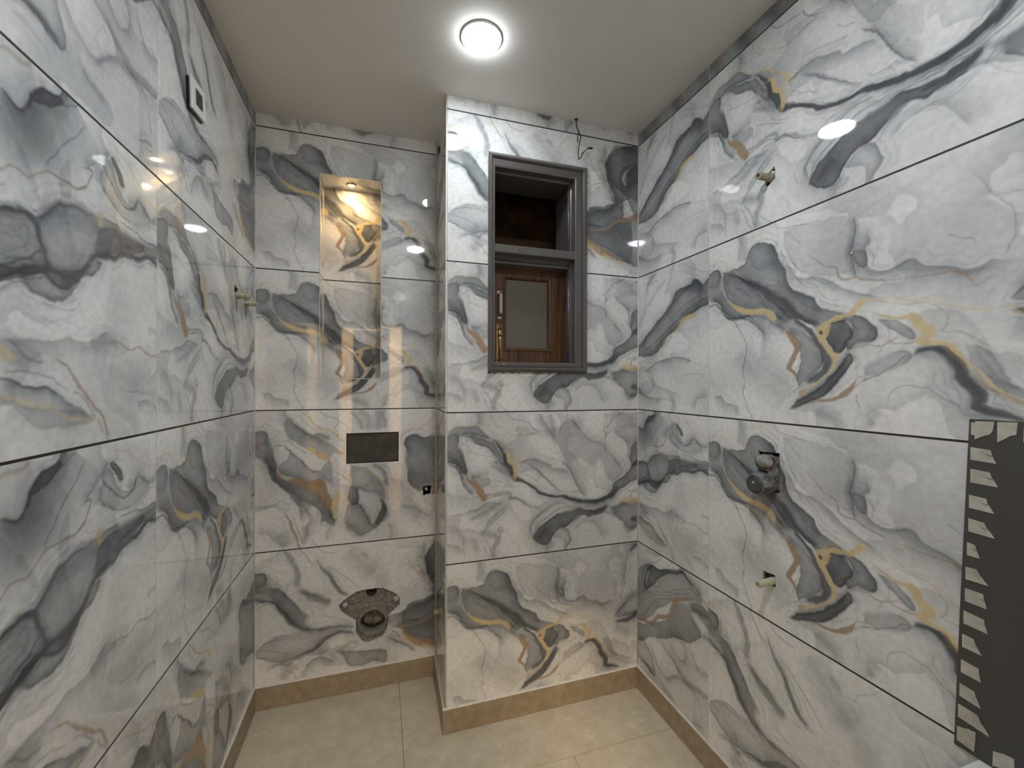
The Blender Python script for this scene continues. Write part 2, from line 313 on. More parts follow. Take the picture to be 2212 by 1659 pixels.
  ('R',.4,3,1.0,0,[168,255,191,255,219,260,242,257,262,248,270,239,290,242,310,223,334,209,363,193]),
  ('R',.3,[3,6,8,8,6,4],4,0,[153,284,160,270,187,265,219,268,246,268,266,259,272,241,294,236,322,222,355,204,396,189,421,202]),
  ('F',.25,16,-1,[187,342,164,343,137,345,115,344,92,359]),
  ('R',.3,2.5,1.0,0,[172,324,187,319,183,301,191,285]),
  ('P',.2,.6,20,[100,347,137,345,172,335,187,319,180,297,157,291,134,311,111,328]),
  ('R',.25,2,1.0,0,[69,444,103,439,137,428,172,421,199,420]),
  ('F',.25,16,1,[110,498,126,471,148,463,172,455,191,431,199,416]),
  ('R',.25,[4,10,14,10],8,0,[179,383,210,370,242,357,266,329]),
  ('R',.3,2.5,1.0,0,[195,326,226,316,258,299,282,282]),
  ('R',.2,[4,10,14,10,5],8,0,[179,394,210,393,242,376,258,352,278,321]),
  ('F',.28,24,-1,[306,380,342,401,383,401,417,386,450,376,463,360,501,354,532,336,549,319]),
  ('R',.3,[3,6,8,8,6,4],4,0,[346,382,367,361,396,344,421,315,459,281,493,251]),
  ('R',.35,2.5,1.0,0,[387,352,417,319,455,286,502,251]),
  ('R',.4,3,1.0,0,[501,389,532,356,549,323,563,286,589,252,616,222]),
  ('F',.3,20,1,[506,385,532,352,549,319,567,278,602,239,620,218]),
  ('P',.16,.8,60,[484,516,540,566,602,497,642,463,701,444,725,406,781,354,795,324,781,300,748,286,725,300,697,346,674,384,661,348,629,354,602,376,558,390,532,376,497,425,480,473]),
  ('F',.2,22,1,[536,570,562,538,602,497,638,467,701,444,715,415,753,380,795,328,786,300]),
  ('R',.35,2.5,1.0,0,[536,570,562,538,602,497,638,467,701,444,715,415,753,380,795,328]),
  ('R',.4,3,1.0,0,[818,598,785,577,743,562,724,538,701,522,701,505,711,489,704,469,706,448]),
  ('R',.3,2,1.0,0,[876,584,837,564,818,535,795,519,766,528]),
  ('R',.3,2.5,1.0,0,[757,508,771,483,799,469,823,452,833,414,838,376]),
  ('F',.2,20,1,[757,533,752,504,771,479,809,461,823,435,823,393,833,360]),
  ('P',.12,.8,30,[701,587,757,586,852,584,900,584,901,461,833,443,799,469,752,508,711,477,701,518]),
  ('R',.22,[16,22,22,14,8],14,0,[387,593,408,557,437,522,463,485,476,457]),
  ('R',.35,3,1.0,0,[399,589,416,549,441,514,467,477]),
  ('R',.25,[14,14,8],10,0,[437,592,458,544,467,485]),
  ('R',.3,2.5,1.0,0,[527,590,518,563,501,539,488,512]),
  ('R',.4,2.5,1.0,0,[233,622,257,584,281,568,321,560,350,557,362,535,395,509]),
  ('R',.3,2,1.0,0,[346,538,370,531,387,517,416,503]),
  ('R',.8,2.5,.8,1,[169,619,187,593,202,570,222,547,249,527,277,507,301,501]),
  ('R',.6,2,.8,1,[192,611,202,585,214,562,234,539]),
  ('R',.6,2.2,.8,2,[181,597,191,563,206,547,222,536]),
  ('R',.7,2.2,.8,2,[277,507,301,500,334,502,362,506,395,510]),
  ('R',.3,2,1.0,0,[305,501,346,501,395,505]),
  ('F',.15,16,1,[122,598,129,579,125,549]),
  ('R',.16,14,12,0,[133,597,139,571,141,542]),
  ('R',.25,2,1.0,0,[346,428,387,422,425,409,471,391]),
  ('R',.3,2,1.0,0,[442,443,459,423,484,410]),
  ('R',.35,[2,4,5,6,6,4,3],2,0,[363,76,359,103,367,129,396,161,434,185,480,201,532,205]),
  ('R',.3,[2,3,4,4,3],2,0,[353,84,355,111,371,144,404,176,446,200,502,211]),
  ('R',.28,[2,4,5,5,4],2,0,[367,83,384,112,417,140,459,164,506,183,558,191]),
  ('R',.25,3,2,0,[388,193,425,210,472,214,523,217]),
  ('R',.25,4,2,0,[550,191,603,183,656,180,711,186,748,204,786,225,833,255,882,273]),
  ('R',.3,[3,4,4,4],2,0,[532,181,585,178,638,172,693,175,739,188,781,205]),
  ('P',.5,.85,20,[367,63,372,79,392,107,417,124,451,145,489,161,532,173,576,175,620,163,661,160,698,171,725,177,711,149,684,139,652,138,630,132,603,143,576,133,550,120,519,99,481,91,459,69,447,47,426,34,396,41,380,51]),
  ('R',.55,[3,10,12,8],3,0,[616,154,661,152,698,161,725,173]),
  ('R',.35,[14,18,14],12,0,[388,57,409,82,438,103]),
  ('P',.14,.4,16,[459,65,489,90,519,95,537,73,546,44,533,22,520,4,520,-20,502,-10,511,28,498,53,472,56]),
  ('F',.25,10,-1,[519,95,537,73,548,40,533,18,522,-9]),
  ('F',.18,30,1,[559,71,585,96,621,109,657,97,684,58,698,20]),
  ('F',.2,30,1,[528,94,567,122,607,140,648,131,711,141,749,121,786,89]),
  ('P',.42,.8,30,[734,168,781,180,833,188,901,187,901,86,877,67,843,58,805,87,772,115,748,138]),
  ('R',.5,[10,16,12],6,0,[843,100,858,103,882,96]),
  ('R',.3,[8,14,10],8,0,[805,83,829,55,853,66,877,67]),
  ('R',.7,[4,10,14,14],.8,1,[772,181,800,191,838,192,891,186]),
  ('R',.6,3,.8,2,[810,211,819,231,833,234,843,213,841,200]),
  ('R',.6,2.5,.8,2,[833,230,857,235,882,239]),
  ('R',.4,3,1.0,0,[838,201,843,221,867,236]),
  ('R',.5,2,.8,2,[853,32,829,18,801,9]),
  ('R',.35,2,1.0,0,[877,67,848,45,824,18]),
  ('F',.25,22,-1,[70,187,100,203,130,215,157,232,187,237,226,230,254,235]),
  ('R',.4,2.5,1.0,0,[11,196,30,189,59,192,81,192,100,207,126,201,141,214]),
  ('R',.3,[3,6,8,6,3],4,0,[165,134,180,159,203,179,234,199,266,215]),
  ('R',.2,[6,12,12,8],8,0,[100,159,134,178,172,197,203,220]),
  ('R',.22,[5,10,10,6],6,0,[142,103,165,123,188,147,219,170,258,197]),
  ('R',.25,[8,14,18,18,12],12,0,[138,111,172,107,203,96,219,79,203,62]),
  ('R',.35,3,1.0,0,[219,76,227,101,235,119]),
  ('P',.12,.5,20,[211,122,219,132,235,127,235,112,219,106]),
  ('R',.6,[1.5,3,3,3],.8,2,[146,65,161,45,173,21,188,-3]),
  ('R',.35,3,1.0,0,[149,98,172,70,188,34,196,-1]),
  ('R',.2,14,10,0,[108,88,119,64,127,38]),
  ('R',.3,2.5,1.0,0,[70,107,74,69,75,18]),
  ('F',.2,20,-1,[1,78,33,76,59,64,78,40]),
  ('F',.18,18,-1,[8,153,52,138,74,99,108,88]),
  ('R',.25,14,10,0,[203,66,200,33,204,2]),
  ('R',.3,2.5,1.0,0,[215,38,235,17,259,-8]),
  ('R',.18,16,14,0,[430,37,438,5,443,-19]),
 ],
 'C':[
  ('P',.45,.75,22,[-13,502,1,509,21,513,42,508,54,494,58,472,65,449,53,441,29,442,1,447,-12,448]),
  ('P',.4,.85,24,[-12,444,1,447,29,442,60,445,68,429,70,405,81,377,86,350,81,330,63,347,46,375,25,396,1,405,-12,405]),
  ('P',.36,.8,50,[46,360,84,342,95,318,123,298,159,292,188,276,217,258,239,244,261,210,287,172,299,142,314,100,302,89,269,112,254,98,261,129,254,154,232,176,202,191,173,209,148,231,123,253,98,278,74,299,60,324]),
  ('F',.4,20,1,[-12,398,5,399,22,384,39,372,53,351,70,319,91,286,109,262,130,240,148,211,170,174,181,129,192,100]),
  ('R',.5,3.5,1.0,0,[67,429,74,444,91,449,116,446,133,430,151,405,169,389,184,376,195,359,209,356]),
  ('P',.22,.8,60,[115,533,133,572,165,524,209,495,246,481,283,452,328,421,343,400,305,402,294,386,276,387,246,397,224,418,191,435,151,461,123,490]),
  ('F',.28,24,1,[119,529,126,561,121,588,126,608]),
  ('F',.3,14,-1,[137,572,155,544,180,516,209,495,238,484,264,473,287,456,313,434]),
  ('R',.35,[4,8,10,10,8],4,0,[151,552,169,528,191,507,209,493,231,486,257,489,279,478,298,473]),
  ('R',.4,2.5,1.0,0,[98,463,116,472,133,462,155,441,176,428,202,411,231,401]),
  ('R',.9,[3,8,12,12,8,5,3],.8,1,[187,437,209,431,238,411,268,392,287,389,298,362,313,324]),
  ('R',.75,2.4,.8,1,[-6,529,1,529,15,528,35,539,56,533,77,521,94,510,108,494,130,477,148,467,169,454,191,435]),
  ('F',.3,20,1,[88,353,102,333,134,315,159,306,180,288,209,276,231,281]),
  ('P',.2,.8,50,[88,353,109,380,130,394,141,418,173,384,202,359,246,332,287,370,306,321,306,264,276,282,246,288,209,276,173,293,134,315,102,329]),
  ('R',.5,4,1.0,0,[116,435,137,430,151,409,173,384,191,363,209,354]),
  ('R',.5,3.5,1.0,0,[191,355,209,342,228,329,246,334]),
  ('R',.85,[3,6,6,8,14,22,26,24,20,16,10,6],.8,2,[81,342,95,322,120,300,148,300,180,280,209,268,239,272,254,259,265,230,280,201,291,171,291,139]),
  ('R',.85,[12,18,10],.8,2,[231,269,254,279,268,258]),
  ('R',.5,[4,12,12,4],6,0,[302,215,300,170,302,130,318,96]),
  ('R',.8,[6,13,16,14,10,4],.8,1,[312,235,321,226,319,197,314,169,317,145,317,108]),
  ('R',.85,[3,4,4,5,6,5],.8,1,[169,631,183,595,205,567,231,542,260,517,290,508,320,487,336,466,362,461]),
  ('R',.7,3,.8,1,[190,623,201,587,220,558,246,530,268,513]),
  ('R',.8,[2,3,4,5,6,5],.8,1,[246,483,268,468,287,447,305,430,328,417,359,393]),
  ('R',.6,2,.8,2,[172,607,183,567,198,547,223,526,253,513]),
  ('R',.3,2.5,1.0,0,[201,607,209,571,223,550]),
  ('R',.4,2.5,1.0,0,[216,631,245,598,271,574,305,563,328,556,324,532,305,512]),
  ('R',.3,2,1.0,0,[332,552,358,531,374,510,401,505]),
  ('R',.7,[2,3,4,3,2],.8,2,[309,328,344,310,367,288,386,258,413,242]),
  ('R',.7,2.5,.8,2,[386,258,421,239,444,227,468,227,488,213]),
  ('R',.75,[3,4,5,5,4],.8,1,[401,356,428,334,464,315,496,288,516,262,528,227,532,189]),
  ('P',.42,.7,20,[367,194,370,247,382,258,413,240,413,190,402,170,382,176]),
  ('P',.25,.7,40,[367,173,413,177,433,147,453,108,468,73,492,62,461,44,421,32,390,52,367,83,355,117]),
  ('P',.25,.7,40,[378,349,436,338,476,310,512,270,532,223,528,181,500,196,480,218,444,229,413,244,386,262,378,308]),
  ('R',.62,[6,10,18,22,18,12],4,0,[500,191,516,173,524,147,516,119,500,95,484,71]),
  ('R',.35,[4,8,12,12],6,0,[413,177,433,147,453,112,464,81,488,65]),
  ('F',.3,20,-1,[532,180,540,146,540,112,520,85,496,66,476,68]),
  ('R',.3,[10,14,10],8,0,[476,352,512,325,528,290,532,248]),
  ('R',.35,3,1.0,0,[516,350,544,323,556,276,577,245]),
  ('P',.45,.8,40,[617,455,638,472,668,475,693,461,727,464,766,467,818,466,819,210,767,205,715,222,681,212,643,240,626,271,622,318,609,362,618,396,609,430]),
  ('F',.35,10,-1,[605,375,618,404,607,435,617,460,642,474,668,476,693,461,731,462]),
  ('R',.3,3,1.0,0,[597,465,613,481,642,493]),
  ('R',.75,3,.8,1,[589,469,609,490,638,495,676,509,710,530,736,560,774,581]),
  ('R',.75,[4,4,4,5,5,5],.8,1,[589,371,609,353,618,319,614,285,622,254,656,226,685,203,719,157,767,100]),
  ('R',.75,4,.8,1,[581,274,597,235,614,199,639,176,660,157,698,128,754,93]),
  ('R',.7,3,.8,1,[552,331,568,292,581,244,581,202,598,167,631,151,664,144]),
  ('F',.25,24,-1,[589,163,622,152,664,140,698,115,750,89]),
  ('R',.3,2,1.0,0,[647,124,677,74,690,29]),
  ('R',.4,3,1.0,0,[5,192,36,191,67,190,88,204,106,211,123,197,145,192]),
  ('R',.2,[8,14,8],8,0,[5,172,26,186,53,184]),
  ('F',.15,18,1,[29,178,53,184,81,181,109,159,134,145]),
  ('R',.75,[3,6,7,6,4],.8,2,[109,159,127,134,138,105,149,72,163,43,174,2,192,-32]),
  ('R',.35,3,1.0,0,[131,149,148,136,159,103,174,62,192,8]),
  ('R',.3,2,1.0,0,[88,145,109,124,113,92]),
  ('F',.3,16,1,[148,227,170,197,202,151,210,118,199,91,203,51,214,34]),
  ('R',.3,2.5,1.0,0,[203,47,232,20,247,-6,277,-34]),
  ('F',.2,24,1,[-1,76,50,71,68,45,92,27,124,0]),
  ('R',.25,[10,14,12],10,0,[192,96,195,56,192,16]),
  ('R',.18,30,26,0,[99,74,117,40,124,16]),
  ('R',.2,[20,30,20],20,0,[367,79,402,50,441,30]),
  ('R',.3,[6,8,5],4,0,[352,101,367,74,375,49]),
  ('F',.2,16,-1,[280,22,284,62,299,85,318,83]),
  ('F',.2,18,1,[532,79,549,44,545,6,521,-17]),
  ('F',.25,18,1,[366,592,389,567,412,538,428,500]),
  ('R',.2,16,12,0,[412,600,436,583,455,553,459,503]),
  ('F',.25,16,-1,[531,598,523,573,531,543,527,501]),
  ('R',.22,18,14,0,[507,598,499,544,491,502]),
 ],
 'D':[
  ('P',.48,.7,22,[-14,512,-1,513,16,513,37,510,51,496,54,476,49,457,33,448,13,447,-14,451]),
  ('P',.42,.85,26,[-14,443,13,447,47,454,72,446,100,438,117,424,135,398,153,371,175,340,196,321,211,304,200,284,204,263,233,244,204,243,175,256,150,277,135,299,125,320,103,343,82,366,54,382,27,390,-1,399,-14,404]),
  ('R',.5,[6,10,12,12,8,6,4],5,0,[75,371,100,344,121,321,135,295,153,274,182,253,211,242,255,238,307,236]),
  ('F',.3,10,1,[-14,393,6,392,34,386,58,380,82,362,100,336,125,312,139,282,175,256]),
  ('R',.3,[6,10,8],6,3,[-7,423,16,417,44,403,65,389]),
  ('F',.25,10,-1,[51,453,58,479,54,503,64,514]),
  ('R',.75,2.4,.8,1,[-11,531,6,527,23,537,40,538,61,528,82,517,117,503,153,488]),
  ('R',.32,[6,10,12,12,14,14,10],8,0,[113,610,124,581,142,551,156,522,163,489,160,458,167,429]),
  ('R',.3,3,1.0,0,[131,592,149,554,167,516,174,483,171,456,182,431]),
  ('R',.3,[8,14,16,18,14,8],8,0,[164,429,189,410,218,393,247,381,273,361,307,344]),
  ('F',.25,14,1,[160,418,192,397,207,371,240,362,266,342,300,324]),
  ('F',.2,24,-1,[182,427,211,402,247,389,281,364,315,338]),
  ('R',.42,[3,6,8,10,12,12,12],4,0,[238,563,254,521,269,495,292,468,307,433,326,406,345,383,372,367]),
  ('F',.25,10,1,[254,517,288,476,296,443,318,407,330,385,360,364]),
  ('R',.3,3,1.0,0,[284,513,314,493,341,469,375,436,414,398]),
  ('R',.7,[3,3.5,3,3,2],.8,2,[145,674,167,632,181,594,203,560,225,533,247,518]),
  ('R',.5,2,.8,1,[159,640,177,606,196,572,210,551]),
  ('R',.45,2,.8,1,[195,632,203,600,210,571]),
  ('R',.4,2.5,1.0,0,[206,643,232,612,247,595,265,576,295,567,329,563]),
  ('R',.3,2.5,1.0,0,[192,645,199,608,210,579]),
  ('R',.5,2,.8,2,[167,608,174,583,181,566]),
  ('R',.35,[4,7,9,9,8],3,0,[233,238,270,236,307,236,345,233,380,226,399,218]),
  ('R',.55,[3,6,10,12,10,8],4,0,[111,122,153,129,197,145,233,154,259,169,281,190,311,205,345,211,399,193]),
  ('R',.4,4,1.0,0,[0,155,38,146,72,133,107,120,136,123]),
  ('P',.16,.6,40,[7,188,41,213,82,237,132,240,182,243,233,238,292,232,345,227,307,209,277,194,255,174,226,155,182,148,146,131,111,126,69,138,7,157]),
  ('R',.45,3,.8,2,[204,207,233,214,263,225,307,230,345,240,399,230]),
  ('R',.3,3,1.0,0,[20,186,76,172,132,145]),
  ('R',.25,3,1.0,0,[31,203,83,221,132,220,197,209]),
  ('R',.25,2.5,1.0,0,[270,297,292,285,322,272,353,259,395,239]),
  ('R',.25,2.5,1.0,0,[255,307,285,294,322,280]),
  ('F',.28,20,1,[52,75,58,97,69,106,100,108,129,94,146,111,175,121,204,131,241,129,278,130,308,132]),
  ('F',.3,26,-1,[186,63,200,88,226,115,255,120,289,107,308,91,319,69]),
  ('P',.28,.6,40,[330,124,353,99,369,55,415,46,482,53,534,43,534,90,502,104,442,111,384,118]),
  ('R',.3,2.5,1.0,0,[330,128,353,99,369,59]),
  ('R',.6,3,.8,2,[139,80,150,58,161,40]),
  ('R',.2,20,16,0,[129,83,115,62,100,49]),
  ('R',.2,14,10,0,[190,74,193,46]),
  ('R',.25,2,1.0,0,[357,156,361,175,380,180]),
  ('F',.2,20,-1,[289,127,319,130,349,145,384,163,423,148]),
  ('F',.35,24,-1,[558,250,582,255,615,267,632,290,674,300,708,308,733,322,776,324]),
  ('P',.24,.8,40,[542,253,591,258,619,270,640,288,686,298,733,317,785,327,794,256,746,250,716,225,687,212,640,215,599,214,542,219]),
  ('P',.35,.9,60,[534,216,591,211,640,215,691,211,729,222,764,256,838,249,839,81,777,88,725,110,666,130,624,158,599,188,566,207]),
  ('R',.4,[3,5,5,6,5],3,0,[578,209,624,214,674,212,708,217,733,235,751,254]),
  ('R',.8,[3,5,6,8,10,12,14],.8,2,[546,210,574,197,603,179,620,155,653,127,687,104,747,89]),
  ('R',.5,4,1.0,0,[558,178,578,166,599,141]),
  ('R',.6,2.5,.8,2,[542,164,583,153,607,140,607,110]),
  ('R',.4,[3,6,5,3],3,0,[530,162,566,134,616,104,662,70]),
  ('F',.2,20,1,[534,157,583,123,624,98,662,68]),
  ('R',.8,[1,2,4,5,3,2],.8,2,[656,473,678,464,695,440,703,421,707,399,712,381]),
  ('R',.7,[3,2.5,2],.8,2,[701,424,673,434,657,453,646,476]),
  ('R',.7,[3,3,2,1.5],.8,2,[701,411,669,400,640,391,632,375,590,364]),
  ('R',.7,[3,2],.8,2,[707,399,725,384,737,371]),
  ('R',.6,[2,2],.8,2,[710,386,705,360,714,338]),
  ('R',.3,2,1.0,0,[703,421,724,423]),
  ('P',.34,.8,50,[694,500,707,529,733,561,776,582,882,571,883,349,838,355,776,329,733,335,737,369,740,404,724,423,716,450,709,486]),
  ('F',.3,14,-1,[703,590,707,551,694,500,709,486,716,450,727,423,740,395,735,352,729,327]),
  ('R',.6,2.5,.8,2,[707,533,716,558,746,577,776,582]),
  ('R',.3,2,1.0,0,[694,574,705,542]),
  ('R',.2,2,1.0,0,[489,529,497,549,521,568,545,594]),
  ('R',.15,40,40,0,[367,577,398,540,437,494,493,462]),
  ('R',.2,2,1.0,0,[557,377,582,408,615,442,648,459]),
  ('R',.2,10,8,0,[425,553,437,544,449,540]),
  ('R',.2,2,1.0,0,[615,527,631,499,644,472]),
  ('R',.12,30,26,0,[509,451,517,417,529,385]),
  ('P',.38,.7,60,[702,484,713,531,758,563,826,590,915,605,916,256,880,252,839,308,804,369,758,398,741,376,719,422,713,461]),
  ('P',.66,.9,10,[915,533,879,517,838,496,815,467,821,437,810,400,833,399,856,427,915,441]),
  ('R',.45,[5,10,12,8,6],4,0,[787,372,798,409,786,447,798,479,833,505,873,519]),
  ('R',.4,[2,5,6,4],2,3,[821,488,804,465,798,434,810,410]),
  ('R',.4,[4,8,6],4,0,[798,374,821,392,850,421,880,433]),
  ('R',.5,4,1.0,0,[775,390,798,369,793,328,787,292]),
  ('F',.45,26,-1,[609,264,647,281,702,291,736,310,753,347,741,376,719,417,707,480,713,516,735,549,786,575]),
  ('P',.26,.8,60,[609,260,685,289,741,311,758,343,792,343,798,273,758,243,719,214,664,197,609,201]),
  ('R',.75,[3,4,5,8,10,10,14,16],.8,2,[609,194,664,192,713,203,747,232,781,248,816,257,851,269,892,295]),
  ('P',.32,.8,60,[609,186,686,192,747,227,810,252,915,282,916,51,863,52,822,64,765,69,708,78,658,113,609,152]),
  ('R',.75,[10,12,12,8,6,5],.8,1,[609,152,636,121,680,96,714,79,765,69,816,63]),
  ('R',.6,[4,8,8],.8,2,[625,139,658,108,697,87]),
  ('F',.3,22,1,[609,147,664,109,714,79,776,67,828,64,869,42]),
  ('R',.35,3,1.0,0,[822,124,851,112,869,88]),
  ('R',.3,2.5,1.0,0,[781,221,787,181,799,152]),
  ('R',.35,2.5,1.0,0,[851,41,839,20,799,-4]),
  ('R',.3,2.5,1.0,0,[816,280,839,303,856,326,874,338]),
  ('R',.3,2.5,1.0,0,[856,590,815,588,780,572,735,554,713,526]),
 ],
 'E1':[
  ('P',.36,.7,40,[1231,501,1200,502,1172,483,1137,508,1100,497,1051,497,1021,476,989,440,945,405,887,362,825,324,732,269,732,228,773,238,863,240,923,269,957,302,1000,326,1042,342,1081,370,1128,383,1164,396,1201,402,1231,397]),
  ('F',.5,22,-1,[732,261,773,286,825,324,887,362,945,405,989,440,1021,476,1051,496,1100,495,1137,506,1171,482,1200,501,1223,509]),
  ('F',.4,14,1,[732,232,773,238,863,240,923,268,957,301,1000,325,1042,340,1081,369,1128,381,1164,395,1201,399,1231,397]),
  ('R',.4,4,1.0,0,[1201,424,1155,423,1110,405,1062,387,1011,360,957,331,875,288,773,250]),
  ('R',.3,3,1.0,0,[1201,446,1137,440,1081,424,1011,388,923,343]),
  ('R',.35,[6,10,10,6],6,0,[1109,498,1061,475,1026,448,989,419]),
  ('P',.24,.6,20,[1109,498,1128,513,1155,497,1172,480,1190,448,1137,459]),
  ('R',.3,2.5,1.0,0,[1142,419,1137,401,1151,392]),
  ('R',.9,[4,9,8,7,4],.8,1,[1142,371,1100,371,1062,365,1042,342,1000,319]),
  ('R',.85,[3,6,5,2],.8,2,[973,311,946,282,911,259,863,240]),
  ('R',.5,2,.8,2,[786,237,851,233,894,234]),
  ('R',.4,4,1.0,0,[826,177,923,211,1011,221,1072,216,1110,204]),
  ('F',.25,18,-1,[813,170,911,207,1011,221,1082,216,1119,201]),
  ('R',.5,1.8,.8,2,[1110,201,1147,189,1201,175]),
  ('R',.3,2,1.0,0,[1006,276,1027,243]),
  ('R',.65,2,.8,2,[1041,592,1109,560,1155,532,1200,521,1231,524]),
  ('R',.2,[8,12,8],8,0,[933,662,898,613,850,565,825,509]),
  ('R',.25,[8,12,6],6,0,[886,586,862,562,837,545]),
  ('R',.3,3,1.0,0,[944,666,910,610,886,571]),
  ('R',.15,10,8,0,[1010,625,989,539,956,482]),
  ('F',.2,18,-1,[1118,686,1154,686,1200,661]),
  ('F',.18,24,-1,[876,153,900,115,968,94,1062,68]),
  ('R',.5,2,.8,2,[760,79,826,61,900,52]),
  ('R',.25,2.5,1.0,0,[888,41,958,51,1012,39]),
  ('F',.25,24,-1,[746,115,813,76,888,56,946,65]),
  ('F',.2,20,1,[1129,18,1138,51,1173,65,1202,66]),
  ('R',.2,[10,14,10],10,0,[990,66,1012,32,1001,-4]),
  ('R',.2,2,1.0,0,[1052,149,1120,155,1182,147]),
  ('P',.12,.5,20,[746,187,826,192,876,153,888,100,826,69,746,91]),
  ('R',.25,3,1.0,0,[799,436,825,493,850,534,910,558]),
  ('R',.15,[8,10,8],8,0,[773,361,825,447,899,509,967,545]),
 ],
 'E2':[
  ('R',.45,[3,4,5,3],.8,2,[758,571,769,577,784,582,798,583,814,586,826,594]),
  ('F',.45,50,-1,[753,530,770,527,781,522,793,515,805,513,818,524,824,545,836,566,848,577,859,576,877,584,885,599,889,614,905,628]),
  ('P',.45,.8,20,[818,528,831,554,848,573,866,577,885,585,889,573,866,551,848,545,831,539]),
  ('R',.5,[4,5,5,5,4],2,0,[770,527,781,521,793,514,805,512,819,525,831,550,844,571,862,573,881,587,889,612]),
  ('R',.3,3,1.0,0,[889,575,910,585,925,599,931,615,922,621]),
  ('R',.35,2.5,1.0,0,[905,625,922,627,929,617]),
  ('R',.15,50,45,0,[787,472,815,482,845,494,878,504]),
  ('R',.12,60,50,0,[770,486,805,492,845,516,889,551]),
  ('R',.35,2.5,1.0,0,[852,455,859,473,874,491,894,516,923,541,945,575]),
  ('R',.55,[2,4,4,3,2],.8,2,[759,397,770,404,787,419,802,424,815,421,841,436,856,450,867,448,898,448,928,453,950,472,959,489]),
  ('R',.4,3,1.0,0,[856,450,874,447,906,450,932,455,955,477,962,496,952,499,936,493]),
  ('F',.3,16,1,[936,493,959,506,984,525,999,529,1010,544,1026,568]),
  ('P',.55,.8,12,[1021,555,1029,561,1047,551,1065,531,1069,517,1056,520,1038,536]),
  ('P',.2,.6,20,[984,494,999,527,1021,548,1050,510,1093,491,1120,512,1156,499,1171,473,1120,447,1081,448,1050,458,1016,478]),
  ('R',.45,3.5,1.0,0,[999,527,1027,507,1068,483,1100,490,1120,510]),
  ('R',.3,3,1.0,0,[989,490,1021,474,1056,457,1094,453]),
  ('R',.35,3,1.0,0,[1000,488,1010,479]),
  ('F',.3,12,1,[1068,515,1087,494,1113,497,1124,513,1141,497,1179,480,1201,492,1227,510]),
  ('R',.6,2.4,.8,1,[1026,588,1055,576,1093,563,1134,540,1163,526,1201,523,1227,535]),
  ('R',.25,2,1.0,0,[950,450,960,442,979,443]),
  ('R',.2,16,14,0,[969,509,979,508,994,518]),
  ('P',.34,.85,60,[754,355,770,359,815,368,838,368,867,395,886,407,928,419,979,426,1044,430,1107,426,1228,435,1228,384,1164,396,1121,378,1088,381,1063,379,1033,362,1006,358,980,349,960,334,942,314,915,296,890,290,867,291,832,278,771,251,754,243]),
  ('R',.55,[6,7,8,8,7,7],4,0,[754,353,770,356,787,359,806,367,822,364,835,356,839,339,849,320,854,303,867,292]),
  ('R',.55,[5,7,8,9,9,8,8,8,7],3,0,[867,292,890,291,915,297,942,314,960,335,980,350,1006,359,1033,362,1060,378,1088,381,1121,380,1164,399,1202,390,1228,388]),
  ('R',.35,[8,8,6,5,4],6,0,[835,357,852,376,874,401,898,409,928,419,960,423]),
  ('R',.4,3.5,1.0,0,[760,274,770,280,794,291,819,301,849,318]),
  ('R',.45,[5,7,7],4,0,[760,248,771,256,788,271,815,285,853,295,867,292]),
  ('R',.4,3,1.0,0,[1142,428,1143,409,1172,402,1201,410]),
  ('P',.3,.8,50,[980,395,1022,416,1094,420,1142,424,1142,405,1094,387,1056,383,1000,359,975,361]),
  ('R',.4,[3,4],2,0,[1056,439,1107,439,1142,432,1201,435,1228,439]),
  ('R',.6,[14,18,12],.8,1,[982,421,992,423,1000,424]),
  ('R',.2,[20,30,20],20,0,[842,377,886,397,941,406,1000,405]),
  ('P',.26,.8,30,[754,257,791,270,815,259,832,252,860,247,883,250,907,265,924,280,937,299,907,294,849,291]),
  ('P',.36,.7,30,[754,285,788,282,832,292,867,296,924,310,980,341,995,340,970,311,951,308,924,289,899,272,867,271,849,283,815,274,791,268,771,255,754,243]),
  ('F',.35,14,1,[754,243,771,255,791,268,815,274,849,283,867,271,899,272,924,289,951,308,972,312]),
  ('F',.25,12,1,[791,268,809,258,832,252,860,247,885,250,907,265,924,280]),
  ('F',.22,34,-1,[755,174,771,175,800,176,826,183,853,184,879,180,907,189,951,187,980,199,1006,210,1028,204,1051,196]),
  ('R',.6,[2,3,4,3],.8,2,[1006,182,1028,194,1057,193,1089,185,1122,192,1158,181,1196,173,1238,167]),
  ('R',.15,[20,30,20],20,0,[961,181,1001,192,1046,196]),
  ('R',.65,[3,4,5,5,4],.8,2,[868,146,879,150,903,141,920,124,938,100,961,77,991,53,1002,39,1024,5]),
  ('R',.3,3,1.0,0,[916,93,929,94,943,84,961,65,976,48]),
  ('F',.35,24,-1,[755,117,771,119,788,119,810,110,833,107,861,107,883,95,916,73,943,63,971,42]),
  ('R',.4,4,1.0,0,[755,119,771,120,788,119,810,108,833,106,861,106,883,94]),
  ('R',.25,3,1.0,0,[771,129,800,130,846,126,879,115,908,97]),
  ('R',.45,[3,5,5,4,3],.8,1,[755,98,771,94,800,86,833,82,865,76,888,63,916,50,962,43,1002,41]),
  ('P',.14,.7,40,[755,98,800,84,868,73,962,55,971,42,916,38,840,48,788,80,755,84]),
  ('R',.6,[10,12,8,4],.8,1,[755,159,771,157,782,153,803,148]),
  ('R',.2,[20,24,16],16,0,[755,171,782,166,813,151,853,145]),
  ('R',.3,3,1.0,0,[779,175,800,165,822,150,853,148]),
  ('R',.12,50,40,0,[1012,139,1095,120,1181,120]),
  ('F',.2,18,-1,[1109,53,1123,71,1158,77,1197,67,1230,66]),
  ('R',.25,2,1.0,0,[1052,105,1089,94,1151,93]),
  ('R',.3,2.5,1.0,0,[981,44,1013,12,1024,-3]),
 ],
 'E3':[
